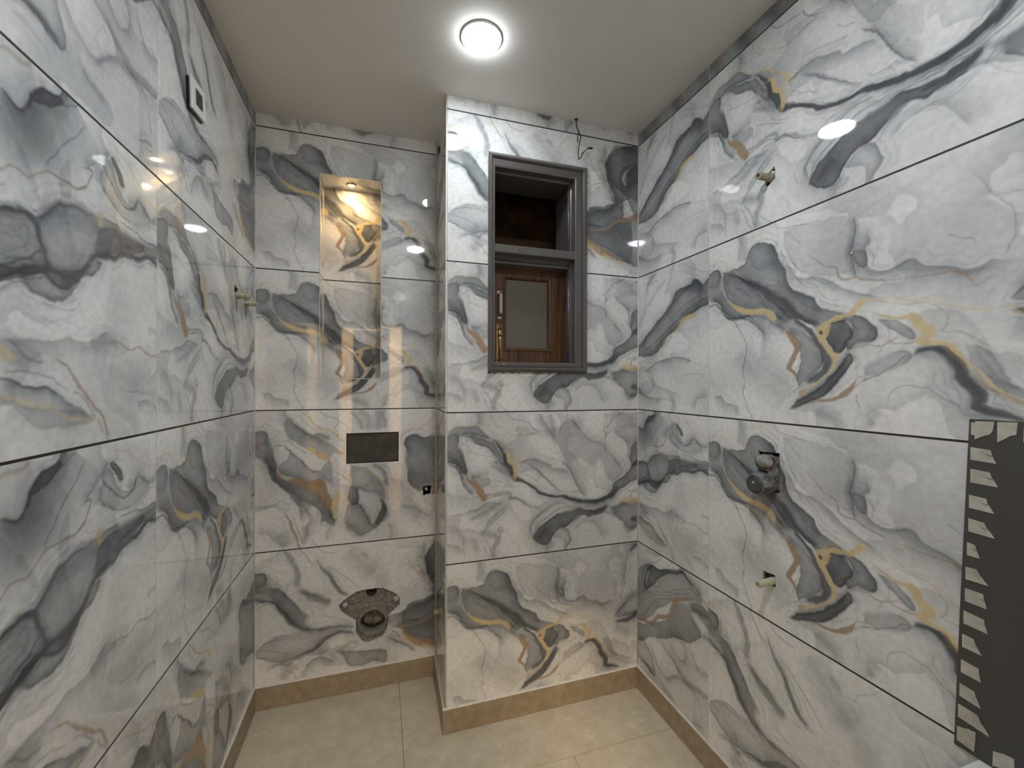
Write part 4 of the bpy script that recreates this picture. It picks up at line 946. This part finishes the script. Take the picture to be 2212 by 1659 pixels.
# wall behind the camera with a doorway to a warm-lit hall
wf = MB(); DX0, DX1, DH = -.40, .22, 1.99
wf.box(XL - .1, DX0, YF - .1, YF, 0, CEIL).box(DX1, XR + .1, YF - .1, YF, 0, CEIL).box(DX0, DX1, YF - .1, YF, DH, CEIL)
tag(wf.build('wall_front', mat('front_wall_tile', (.55, .55, .55), .12)), kind='structure')
hall = MB().box(-1.3, 1.7, -2.7, -2.62, 0, 2.6).box(-1.38, -1.3, -2.7, YF - .1, 0, 2.6).box(1.7, 1.78, -2.7, YF - .1, 0, 2.6).box(-1.38, 1.78, -2.7, YF - .1, 2.6, 2.68)
tag(hall.build('wall_hall', M_HALL), kind='structure')
tag(MB().box(-1.38, 1.78, -2.7, YF - .1, -.1, 0).build('floor_hall', M_SKIRT), kind='structure')
dl = MB().box(-.285, .095, YF - .16, YF - .12, 0, 1.98).build('stand_in_panel', M_WOOD); tag(dl, kind='structure')  # unseen panel added in the doorway to darken the middle of its reflection

# ------------------------------------------------------------------ lamps
M_LED = [mat('led_diffuser', (.9, .9, .9), .5, emit=(LED_COLOR, q)) for q in LED_STRENGTH]
M_RIM = mat('white_lamp_rim', (.82, .80, .77), .4)
def led(x, y, label, k):
    t = thing('ceiling_light', label, 'ceiling light', (x, y, CEIL), 'round recessed ceiling lights')
    MB().lathe((x, y, CEIL), (0, 0, -1), [(.058, .0), (.0665, .0), (.068, .002), (.067, .005), (.065, .0065), (.062, .004), (.058, .002)], 48).build('rim', M_RIM, t, smooth=True)
    MB().lathe((x, y, CEIL), (0, 0, -1), [(.0625, .004), (.0625, .0095), (.057, .0125), (.0005, .013)], 48).build('diffuser', M_LED[k], t, smooth=True)
led(.3157, 1.3524, 'round white glowing ceiling light in front of the window wall', 0)
led(.283, .397, 'round white glowing ceiling light above the camera, seen mirrored in the tiles', 1)
t = thing('niche_spotlight', 'small warm yellow spotlight in the top of the wall niche', 'spotlight', (-.129, YB + .075, NZ1))
c = (-.129, YB + .075, NZ1)
MB().lathe(c, (0, 0, -1), [(.011, -.004), (.014, .0), (.021, .0), (.022, .003), (.018, .005), (.012, .003), (.011, -.004)], 32).build('bezel', M_BRASS, t, smooth=True)
MB().lathe(c, (0, 0, -1), [(.0125, .001), (.011, .004), (.0004, .005)], 24).build('lens', mat('warm_lens', (1, .8, .5), .4, emit=((1., .66, .28), 260)), t, smooth=True)
sp = bpy.data.lights.new('niche_lamp', 'SPOT'); sp.energy = NICHE_WATT * 4; sp.color = NICHE_COLOR; sp.spot_size = 2.3; sp.spot_blend = .8; sp.shadow_soft_size = .012
so = bpy.data.objects.new('niche_lamp', sp); COL.objects.link(so); so.parent = t; so.location = (0, 0, -.008)
t = thing('hall_ceiling_lamp', 'warm round lamp on the hall ceiling behind the camera', 'ceiling light', (-.1, -1.5, 2.6))
MB().lathe((-.1, -1.5, 2.6), (0, 0, -1), [(.14, 0), (.14, .03), (.11, .06), (.001, .065)], 32).build('shade', mat('warm_shade', (1, .9, .7), .5, emit=(HALL_COLOR, HALL_WATT)), t, smooth=True)

# ------------------------------------------------------------------ window in the window wall
wd = thing('window_1', None, None, (.639, YC, WZ0)); tag(wd, kind='structure')
ox0, ox1, oz0, oz1 = .4165, .8610, 1.4235, 2.3175          # outer edge of the moulding
fx0, fx1, fz0, fz1 = .4350, .8300, 1.4480, 2.2900          # flat frame
ix0, ix1, iz0, iz1, tz0, tz1 = .4440, .8010, 1.4640, 2.2600, 1.9130, 1.9470
def ring(prof, name, m=M_FRAME):
    """prof: (x0, x1, z0, z1, y) outline loops joined from the outside in."""
    b = MB(); vs = []; fs = []
    for k, (a, c, d, e, y) in enumerate(prof): vs += [(a, y, d), (c, y, d), (c, y, e), (a, y, e)]
    for k in range(len(prof) - 1):
        for j in range(4): fs.append((k * 4 + j, k * 4 + (j + 1) % 4, k * 4 + 4 + (j + 1) % 4, k * 4 + 4 + j))
    return b.add(vs, fs).build(name, m, wd)
def lp(t, y):                                             # loop between outer moulding (t=0) and flat frame (t=1)
    return (ox0 + (fx0 - ox0) * t, ox1 + (fx1 - ox1) * t, oz0 + (fz0 - oz0) * t, oz1 + (fz1 - oz1) * t, YC - y)
ring([lp(0, -.010), lp(0, .006), lp(.04, .010), lp(.15, .012), lp(.30, .016), lp(.45, .021), lp(.58, .023), lp(.70, .022), lp(.80, .018), lp(.86, .013), lp(.88, .010), lp(.94, .010), lp(1, .012)], 'moulding')
ring([(fx0, fx1, fz0, fz1, YC - .012), (ix0 - .002, ix1 + .004, iz0 - .004, iz1 + .006, YC - .012), (ix0, ix1, iz0, iz1, YC - .009), (ix0, ix1, iz0, iz1, YC + .028), (ix0 + .004, ix1 - .004, iz0 + .004, iz1 - .008, YC + .031),
      (ix0 + .004, ix1 - .004, iz0 + .004, iz1 - .008, YC + .050), (ix0 - .002, ix1 + .001, iz0 - .002, iz1 - .004, YC + .054), (ix0 - .002, ix1 + .001, iz0 - .002, iz1 - .004, YC + .200)], 'frame')
tr = MB().box(ix0 - .002, ix1 + .002, YC - .010, YC + .045, tz0, tz1).build('transom', M_FRAME, wd, bevel=.002)
MB().box(ix0 - .002, ix1 + .002, YC + .030, YC + .075, tz0 - .018, tz0 + .004).box(ix0 - .002, ix1 + .002, YC + .040, YC + .105, tz0 - .030, tz0 - .016).build('transom_stop', M_FRAME, wd, bevel=.001)
MB().tube([(ix1 - .007, YC + .040, tz1), (ix1 - .007, YC + .040, iz1 - .006)], .006, 10).tube([(ix1 - .007, YC + .040, iz0 + .004), (ix1 - .007, YC + .040, tz0 - .02)], .006, 10).build('stop_bead', M_FRAME, wd, smooth=True)
# paint chips and a bent nail stuck on the frame
MB().tube([(.527, YC - .013, 1.938), (.533, YC - .022, 1.932), (.528, YC - .020, 1.925)], [.0012, .0016, .0012], 6).tube([(.531, YC - .020, 1.930), (.525, YC - .014, 1.920)], .0013, 6).build('hook', M_STEEL, wd)
MB().tube([(.473, YC - .012, 1.453), (.475, YC - .022, 1.456), (.486, YC - .024, 1.455)], [.003, .0022, .0012], 7).build('nail', M_STEEL, wd)
rc = MB(); rr = random.Random(3)
for i in range(26):                                        # ragged mortar around the moulding
    q = rr.random(); s_ = .003 + .004 * rr.random()
    if i < 12: x, z = ox0 + (ox1 - ox0) * q, oz0 - .0015
    elif i < 20: x, z = ox1 + .001, oz0 + (oz1 - oz0) * q
    else: x, z = ox0 + (ox1 - ox0) * q, oz1 + .0015
    rc.tube([(x - s_, YC - .001, z), (x, YC - .003, z + .001 * rr.uniform(-1, 1)), (x + s_, YC - .001, z)], [.0008, .0028, .0008], 6)
rc.build('mortar_rim', M_DARKCEM, wd)
# dark shaft behind the upper light
sh = MB().box(.30, 1.10, 2.16, 2.20, 1.30, 2.51).box(.26, .30, YC + .22, 2.2, 1.30, 2.51).box(1.10, 1.14, YC + .22, 2.2, 1.30, 2.51).box(.26, 1.14, YC + .22, 2.2, 2.47, 2.51).box(.26, 1.14, YC + .22, 2.2, 1.30, 1.34)
tag(sh.build('wall_shaft', M_SHAFT), kind='structure')

# wooden shutter closing the lower light
st = thing('window_shutter', 'brown varnished wooden shutter with frosted pane in the lower window', 'window shutter', (.620, YC + .115, 1.470))
yf, yb = YC + .100, YC + .130; sx0, sx1, sz0, sz1 = .4435, .8005, 1.4655, 1.9000; gx0, gx1, gz0, gz1 = .517, .727, 1.526, 1.842
MB().box(sx0, gx0, yf, yb, sz0, sz1).build('stile', M_WOOD, st, bevel=.0015); MB().box(gx1, sx1, yf, yb, sz0, sz1).build('stile', M_WOOD, st, bevel=.0015)
M_WOODH = M_WOOD
MB().box(gx0, gx1, yf, yb, sz0, gz0).build('rail', M_WOODH, st, bevel=.0015); MB().box(gx0, gx1, yf, yb, gz1, sz1).build('rail', M_WOODH, st, bevel=.0015)
b = MB(); vs = []; fs = []
for a, y in ((0, yf + .001), (.003, yf - .004), (.008, yf - .002), (.013, yf + .006), (.016, yf + .010)): vs += [(gx0 + a - .006, y, gz0 + a - .006), (gx1 - a + .006, y, gz0 + a - .006), (gx1 - a + .006, y, gz1 - a + .006), (gx0 + a - .006, y, gz1 - a + .006)]
for k in range(4):
    for j in range(4): fs.append((k * 4 + j, k * 4 + (j + 1) % 4, k * 4 + 4 + (j + 1) % 4, k * 4 + 4 + j))
b.add(vs, fs).build('glazing_bead', M_WOOD, st)
MB().box(gx0 + .004, gx1 - .004, yf + .009, yf + .013, gz0 + .004, gz1 - .004).build('pane', M_FROST, st)
MB().box(.4885, .5010, yf - .022, yf - .018, 1.676, 1.768).box(.4865, .4990, yf - .022, yf, 1.764, 1.769).box(.4885, .5010, yf - .022, yf, 1.675, 1.680).box(.4830, .4990, yf - .003, yf, 1.766, 1.779).box(.4860, .5020, yf - .003, yf, 1.658, 1.668).build('handle', M_STEEL, st)
bo = MB().box(.480, .504, yf - .002, yf, 1.4670, 1.635).build('bolt_plate', M_BRASS, st, bevel=.0006, seg=1)
MB().tube([(.494, yf - .007, 1.469), (.494, yf - .007, 1.634)], .0048, 12).tube([(.494, yf - .007, 1.590), (.500, yf - .020, 1.588)], .003, 8).build('bolt_rod', M_BRASS, bo, smooth=True)
M_TARN = mat('tarnished_brass', (.10, .075, .04), .4, .8)
for z0, z1 in ((1.612, 1.617), (1.583, 1.587), (1.478, 1.484)): MB().box(.484, .504, yf - .013, yf - .001, z0, z1).build('bolt_keeper', M_TARN, bo)

# loose cable hanging from the ceiling beside the window
y = YC - .030
cb = thing('loose_cable', 'black and yellow loose cable hanging from the ceiling above the window', 'cable', (.804, 1.647, CEIL))
MB().tube(smooth_path([(.8035, 1.647, CEIL + .01), (.804, 1.646, CEIL - .02), (.805, 1.638, 2.470), (.8105, y, 2.446), (.8135, y - .006, 2.432), (.811, y - .010, 2.420), (.8085, y - .006, 2.404), (.8065, y, 2.380), (.8050, y, 2.345), (.8085, y, 2.338), (.816, y, 2.345), (.828, y - .004, 2.368), (.840, y - .008, 2.381), (.848, y - .010, 2.385)]), .0022, 8).build('black_core', M_BLACK, cb, smooth=True)
MB().tube(smooth_path([(.8105, y, 2.446), (.803, y - .006, 2.447), (.7985, y - .010, 2.432), (.7975, y - .008, 2.412), (.800, y - .004, 2.402)]), .0018, 8).build('black_loop', M_BLACK, cb, smooth=True)
MB().tube([(.846, y - .010, 2.384), (.852, y - .010, 2.3865), (.864, y - .011, 2.387), (.867, y - .011, 2.386)], [.0022, .0042, .0042, .003], 10).build('black_tip', M_BLACK, cb, smooth=True)
MB().tube(smooth_path([(.815, y - .004, 2.430), (.807, y - .008, 2.415), (.800, y - .006, 2.402), (.796, y, 2.375), (.799, y, 2.357), (.812, y - .002, 2.356), (.826, y - .005, 2.370), (.840, y - .010, 2.382)]), .0013, 7).build('yellow_wire', mat('yellow_wire', (.55, .50, .16), .45), cb, smooth=True)
MB().lathe((.8035, 1.647, CEIL), (0, 0, -1), [(.009, -.001), (.008, .001), (.003, .002)], 12).build('hole_rim', M_BLACK, cb)

# ------------------------------------------------------------------ rough-in plumbing and fittings
def wallthing(W, u, z, name, label, cat, group=None): return thing(name, label, cat, W.at(u, z, 0), group)
def cement_bed(W, poly, t, seed, depth=.012, e=.004, m=None, name='mortar_bed'):
    """Rough mortar filling an irregular opening, lower than the tile face."""
    a, b, c, d = bbox(poly, e); n = 22; b_ = MB(); vs = []; fs = []; rr = np.random.RandomState(seed); h = rr.rand(n + 1, n + 1) * .6 + np.kron(rr.rand(6, 6), np.ones((4, 4)))[:n + 1, :n + 1] * .7
    for j in range(n + 1):
        for i in range(n + 1): vs.append(W.at(a + (b - a) * i / n, c + (d - c) * j / n, -depth * (.55 + .75 * h[j, i])))
    for j in range(n):
        for i in range(n): fs.append((j * (n + 1) + i, j * (n + 1) + i + 1, (j + 1) * (n + 1) + i + 1, (j + 1) * (n + 1) + i))
    return b_.add(vs, fs).build(name, m or M_DARKCEM, t)
def stub(W, u, z, t, length, rad, n0=-.012, du=0, dz=0, m=M_CREAM, rings=True):
    prof = [(.0004, length - .008), (rad * .55, length - .008), (rad * .6, length), (rad, length)]
    if rings:
        for k in range(4): h = length - .004 - .005 * k; prof += [(rad, h), (rad * .90, h - .0012), (rad * .90, h - .0024), (rad, h - .0036)]
    prof += [(rad, .018), (rad * 1.12, .016), (rad * 1.12, 0), (rad * 1.12, n0)]
    return MB().lathe(W.at(u, z, 0), W.n + W.u * du + Vector((0, 0, dz)), prof, 20).build('pipe_stub', m, t)
# right wall
t = wallthing(WR, SR - .978, 2.0, 'shower_arm_outlet', 'dirty cream pipe stub high on the right wall in a chipped diamond hole', 'pipe stub')
cement_bed(WR, HOLE_UP, t, 1); stub(WR, SR - .978, 1.999, t, .050, .0105, dz=-.03, m=mat('dirty_cream_pipe', (.18, .17, .10), .6, noise=(.42, .40, .29), scale=70)); MB().lathe(WR.at(SR - .972, 2.010, -.006), WR.n, [(.008, 0), (.007, .008), (.0004, .011)], 14).build('plaster_lump', M_RUST, t, smooth=True)
t = wallthing(WR, SR - .9605, .775, 'wall_pipe_stub', 'cream pipe stub in a square hole low on the right wall below the mixer', 'pipe stub')
cement_bed(WR, HOLE_LOW, t, 2); stub(WR, SR - .972, .786, t, .055, .0098, dz=-.05)
t = wallthing(WR, SR - .985, 1.06, 'mixer_valve_body', 'cement-caked concealed mixer valve body sticking out of the right wall', 'mixer valve')
cement_bed(WR, HOLE_MIX, t, 3, depth=.03)
def knob(W, u, z, r, length, seed, dz):
    b = MB(); rr = np.random.RandomState(seed); ax = (W.n + W.u * .05 + Vector((0, 0, dz))).normalized(); a = ax.orthogonal().normalized(); c = ax.cross(a); o = W.at(u, z, -.02); vs = []; fs = []; seg = 36
    prof = [(r * .80, 0), (r * .9, .012), (r * .97, .025), (r * 1.02, .038), (r * 1.0, length * .75 + .005), (r * .97, length + .006), (r * .86, length + .016), (r * .6, length + .0205), (r * .3, length + .0215), (.0005, length + .0217)]
    for k, (q, h) in enumerate(prof):
        for j in range(seg):
            an = 2 * math.pi * j / seg; e = 1 + (.05 * (rr.rand() - .5) * 2 if 0 < k < 5 else 0); vs.append(o + ax * h + (a * math.cos(an) + c * math.sin(an)) * q * e)
    for k in range(len(prof) - 1):
        for j in range(seg): fs.append((k * seg + j, k * seg + (j + 1) % seg, (k + 1) * seg + (j + 1) % seg, (k + 1) * seg + j))
    return b.add(vs, fs), o + ax * (length + .0217), ax
M_CAKE = mat('cement_caked_plastic', (.020, .021, .025), .6, noise=(.40, .385, .36), scale=34, bump=(110, 1.0, .010))
b, tip, ax = knob(WR, SR - .987, 1.080, .0335, .058, 5, -.02); k1 = b.build('cartridge_cover', M_CAKE, t, smooth=True)
MB().lathe(tip, ax, [(.0285, -.012), (.0285, -.0060), (.026, -.0015), (.017, .0010), (.0004, .0014)], 20).build('cover_cap', mat('scuffed_black_cap', (.012, .013, .016), .55, noise=(.10, .10, .105), scale=40, bump=(80, .5, .003)), k1, smooth=True)
MB().lathe(tip + Vector((0, 0, .006)), ax, [(.0042, 0), (.003, .003), (.0004, .0042)], 10).build('screw', M_RUST, k1)
b, tip, ax = knob(WR, SR - .983, 1.141, .0255, .036, 8, .0); b.build('diverter_cover', M_CAKE, t, smooth=True)
MB().box(*sorted((WR.at(0, 0, .022).x, WR.at(0, 0, -.02).x)), .950, .972, 1.060, 1.160).build('valve_block', M_CAKE, t, bevel=.004)
b = MB(); rr2 = np.random.RandomState(31); vs = []; fs = []
for k in range(7):
    for j in range(14):
        an = 2 * math.pi * j / 14; q = math.sin(math.pi * (k + .3) / 6.6); vs.append((XR - .030 + .040 * (k / 6 - .5) + .003 * rr2.rand(), .972 + .028 * q * math.cos(an) + .003 * rr2.rand(), 1.146 + .020 * q * math.sin(an) + .003 * rr2.rand()))
fs = [(k * 14 + j, k * 14 + (j + 1) % 14, (k + 1) * 14 + (j + 1) % 14, (k + 1) * 14 + j) for k in range(6) for j in range(14)] + [tuple(range(13, -1, -1)), tuple(84 + j for j in range(14))]
b.add(vs, fs).build('mortar_crust', mat('pale_mortar', (.16, .15, .135), .95, noise=(.52, .50, .46), scale=45, bump=(120, .8, .005)), t, smooth=True)
# left wall
for i, (u, z, hp, lab) in enumerate(((1.7815, 1.700, HOLE_L1, 'pale pipe stub on the left wall, the one nearer the switch plate'), (1.887, 1.691, HOLE_L2, 'pale pipe stub on the left wall, the one nearer the corner'))):
    t = wallthing(WL, u - SL, z, 'basin_pipe_stub', lab, 'pipe stub', 'pair of stubs on the left wall'); cement_bed(WL, hp, t, 11 + i, m=M_DARKCEM); stub(WL, u - SL, z, t, .043, .0098 - .0008 * i, dz=-.10, rings=False, m=mat('stained_pipe_%d' % i, (.26, .23, .15), .55, noise=(.56, .53, .40), scale=60))
    MB().tube([WL.at(u - SL - .008 + .004 * i, z - .012, .0006), WL.at(u - SL - .006 + .004 * i, z - .040, .0006), WL.at(u - SL - .003 + .004 * i, z - .066, .0005)], [.0045, .004, .001], 6).build('grey_streak', mat('grey_mark_%d' % i, (.20, .19, .17), .6), t)  # dark grey streak tapering downwards below each stub
# switch plate
t = thing('switch_plate', 'white square switch plate with dark module high on the left wall', 'switch plate', (XL, 1.405, 2.135))
def plate(y0, y1, z0, z1, n0, n1, name, m, par, bevel=0):
    """Box on the left wall, turned with the crooked plate about its middle."""
    a = math.radians(5.5); cy, cz_ = 1.405, 2.178
    q = [(cy + y * math.cos(a) - z * math.sin(a), cz_ + y * math.sin(a) + z * math.cos(a)) for y, z in ((y0, z0), (y1, z0), (y1, z1), (y0, z1))]
    return MB().prism([(XL + n0, y, z) for y, z in q], 0, (n1 - n0, 0, 0)).build(name, m, par, bevel=bevel, seg=1)
plate(-.053, .038, -.047, .036, 0, .0065, 'mounting_box', M_BLACK, t)
plate(-.049, .049, -.043, .043, .006, .0125, 'cover', M_WHITE, t, .0012)
md = plate(-.023, .022, -.022, .021, .0124, .0134, 'module', M_DKMOD, t, .0004)
plate(-.002, .001, .000, .012, .0133, .0138, 'socket_slot', M_BLACK, md); plate(-.018, -.012, -.012, -.006, .0133, .0138, 'socket_slot', M_BLACK, md); plate(.009, .015, -.016, -.010, .0133, .0138, 'socket_slot', M_BLACK, md)
# back wall: flush plate
t = thing('flush_plate_cover', 'dusty dark rectangular flush plate cover set in the back wall', 'flush plate', (-.03, YB, 1.018))
MB().box(-.1405, .0800, YB + .006, YB + .012, 1.0205, 1.1515).build('panel', M_PLATE, t, bevel=.001)
rm = MB().box(-.143, -.1405, YB + .0005, YB + .02, 1.018, 1.154).box(.080, .0825, YB + .0005, YB + .02, 1.018, 1.154).box(-.143, .0825, YB + .0005, YB + .02, 1.1515, 1.154).box(-.143, .0825, YB + .0005, YB + .02, 1.018, 1.0205); rm.build('surround', M_BLACK, t)
M_SMEAR = mat('dried_smear', (.16, .15, .135), .8)
for pth in ([(-.065, 1.120), (-.057, 1.112), (-.048, 1.116)], [(-.062, 1.105), (-.055, 1.096), (-.050, 1.088), (-.047, 1.078)], [(-.020, 1.062), (-.014, 1.050), (-.002, 1.047), (.006, 1.053)], [(-.125, 1.027), (-.100, 1.024), (-.075, 1.028)], [(-.040, 1.082), (-.036, 1.074)]):
    MB().tube([(a, YB + .0058, z) for a, z in pth], .0009, 5).build('plaster_and_reflection', M_SMEAR, t)
# back wall: toilet outlet
t = thing('toilet_outlet', 'rough cement recess with drain pipe mouth low on the back wall', 'drain outlet', (-.04, YB, .206))
a0, a1, c0, c1 = bbox([(x / 1000, z / 1000) for x, z in WCP], .006); nx, nz = 84, 80; rng = np.random.RandomState(4)
def nz2(n, k): return np.kron(rng.rand(n // k + 2, n // k + 2), np.ones((k, k)))[:n + 1, :n + 1]
hh = .5 * nz2(90, 5) + .3 * nz2(90, 2) + .2 * rng.rand(91, 91); vs = []; fs = []
for j in range(nz + 1):
    for i in range(nx + 1):
        x = a0 + (a1 - a0) * i / nx; z = c0 + (c1 - c0) * j / nz; d = .011 + .010 * (hh[j, i] - .5)
        r = math.hypot(x + .0290, (z - .291)); 
        if r < .058: d = .085
        elif r < .066: d = .004 + .004 * hh[j, i]
        q = math.hypot((x + .034) / 1.0, (z - .428) / 1.15)
        if q < .022: d = .05 + .02 * hh[j, i]
        vs.append((x, YB + d, z))
fs = [(j * (nx + 1) + i, j * (nx + 1) + i + 1, (j + 1) * (nx + 1) + i + 1, (j + 1) * (nx + 1) + i) for j in range(nz) for i in range(nx)]
MB().add(vs, fs).build('mortar_bed', M_CEMENT, t, smooth=False)
MB().lathe((-.029, YB + .07, .291), (0, -1, 0), [(.054, 0), (.054, .064), (.0555, .066), (.0585, .066), (.0595, .062), (.0595, 0)], 40).build('drain_pipe', mat('grey_pipe', (.23, .205, .18), .7, noise=(.33, .30, .265), scale=50), t, smooth=True)
pk = MB(); rng = np.random.RandomState(12); vs = []; fs = []; sg, rn = 28, 8
for k in range(rn + 1):
    for j in range(sg):
        an = 2 * math.pi * j / sg; r = .047 * k / rn * (1 + .10 * rng.rand()); vs.append((-.024 + r * math.cos(an), YB + .030 + .030 * (k / rn) ** 2 + .010 * rng.rand() - .012 * math.cos(an * 2), .285 + r * math.sin(an) * .72))
fs = [(k * sg + j, k * sg + (j + 1) % sg, (k + 1) * sg + (j + 1) % sg, (k + 1) * sg + j) for k in range(rn) for j in range(sg)]
pk.add(vs, fs).build('paper_plug', mat('dirty_paper', (.22, .185, .14), .9, noise=(.55, .49, .39), scale=22), t, smooth=False)
for x, z in ((-.147, .386), (.073, .381)):
    MB().lathe((x, YB + .014, z), (.1, -1, .05), [(.0125, 0), (.0120, .010), (.009, .016), (.0004, .018)], 14).build('bolt_plug', M_RUST, t, smooth=True)
MB().lathe((-.034, YB + .050, .427), (0, -1, 0), [(.016, 0), (.016, .03), (.0125, .03), (.012, 0)], 20).build('flush_pipe', mat('rusty_brown', (.05, .028, .014), .8, noise=(.12, .075, .04), scale=60), t, smooth=True)
# back wall: square hole by the return wall
t = wallthing(WB, .212 - XL, .855, 'angle_valve_outlet', 'small dark square hole with a white plug on the back wall by the corner', 'pipe stub')
cement_bed(WB, HOLE_SQ, t, 21, depth=.02, m=M_BLACK); MB().lathe(WB.at(.209 - XL, .880, -.012), WB.n, [(.0075, 0), (.0070, .012), (.004, .014), (.0004, .014)], 14).build('plug', M_RUST, t, smooth=True)
MB().prism([WB.at(a - XL, z, .0002) for a, z in ((.200, .8985), (.208, .9060), (.220, .9080), (.228, .9130), (.238, .9085), (.252, .9090), (.252, .8560), (.2335, .8540), (.2325, .8985), (.216, .8970))], 0, WB.n * .0008).build('plaster_and_reflection', mat('plaster_reflection_tan', (.42, .36, .27), .85, noise=(.34, .29, .21), scale=60), t)  # tan plaster patch and its mirrored reflection, painted as one flat shape
# return wall: stub and top hole
t = wallthing(WS, YB - 1.905, .352, 'return_pipe_stub', 'short cream pipe end low on the narrow return wall beside the toilet outlet', 'pipe stub'); stub(WS, YB - 1.905, .352, t, .016, .0095, rings=False)
t = wallthing(WS, YB - 1.90, 2.42, 'cable_conduit', 'dark conduit end near the ceiling on the narrow return wall', 'conduit'); MB().lathe(WS.at(YB - 1.90, 2.425, 0), WS.n, [(.016, 0), (.016, .006), (.012, .006), (.011, .001), (.0004, .001)], 20).build('conduit_mouth', M_BLACK, t, smooth=True)

# ------------------------------------------------------------------ board taped to the right wall, ledge under it
t = thing('taped_board', 'charcoal board edged with torn masking tape on the right wall', 'board', (XR, .2, .644))
bp = [(.5270, 1.3078), (.5400, .9500), (.5497, .6440), (-.15, .6440), (-.15, 1.3078)]
MB().prism([(XR - .0005, y_, z_) for y_, z_ in bp], 0, (-.004, 0, 0)).build('panel', M_BOARD, t)
TAPES_LIST = [[(525,1252),(496,1250),(494,1241),(492,1234),(488,1225),(525,1227)],[(525,1209),(497,1207),(494,1197),(490,1190),(486,1181),(525,1182)],[(527,1157),(502,1155),(500,1146),(496,1139),(491,1129),(527,1131)],[(528,1110),(505,1108),(501,1098),(496,1092),(490,1082),(528,1084)],[(530,1062),(518,1060),(516,1052),(514,1045),(511,1036),(530,1036)],[(532,1012),(516,1013),(511,1004),(506,997),(499,988),(532,987)],[(533,969),(506,969),(505,959),(503,952),(501,942),(533,943)],[(535,923),(505,920),(504,911),(502,904),(500,895),(535,897)],[(537,875),(520,874),(517,864),(513,857),(508,848),(537,849)],[(539,823),(512,820),(512,811),(511,805),(509,795),(539,797)],[(541,774),(519,771),(516,761),(513,754),(510,744),(541,748)],[(543,731),(514,728),(509,716),(503,709),(497,699),(543,704)],[(545,684),(517,693),(517,678),(518,667),(519,652),(545,656)],[(518,1304),(491,1305),(493,1288),(497,1280),(506,1276),(519,1268)],[(524,1301),(518,1301),(519,1276),(524,1276)],[(487,1305),(460,1306),(462,1283),(469,1281),(477,1274),(487,1266)],[(452,1307),(428,1307),(428,1278),(453,1271)],[(492,677),(486,679),(478,683),(471,684),(464,685),(464,662),(493,648)]]
for k, q in enumerate(TAPES_LIST):
    pts = [(XR - .0046, a / 1000, z / 1000) for a, z in q]
    b = MB().prism(pts, 0, (-.0008 - .0001 * (k % 3), 0, 0))
    tp = b.build('tape_strip', M_TAPE, t)
    if k < 13:                                             # loose, lifted end of each torn strip
        p, p2 = Vector(pts[1]), Vector(pts[2]); e = Vector((-.0035, -.001, -.001))
        b2 = MB().add([p + Vector((-.0009, .012, -.001)), p2 + Vector((-.0009, .012, 0)), p2 + e, p + e], [(0, 1, 2, 3)]); b2.build('curled_end', M_TAPE, tp)
t = thing('wall_ledge', 'white stone ledge under the taped board at the right edge', 'ledge', (XR, .2, .60))
MB().box(XR - .40, XR, -.15, .5135, .612, .6430).build('top_slab', M_LEDGE, t, bevel=.002); MB().box(XR - .36, XR, -.14, .49, .40, .612).build('apron', M_LEDGE, t, bevel=.002)
for m in bpy.data.meshes:
    if not m.materials: m.materials.append(M_CEMENT)
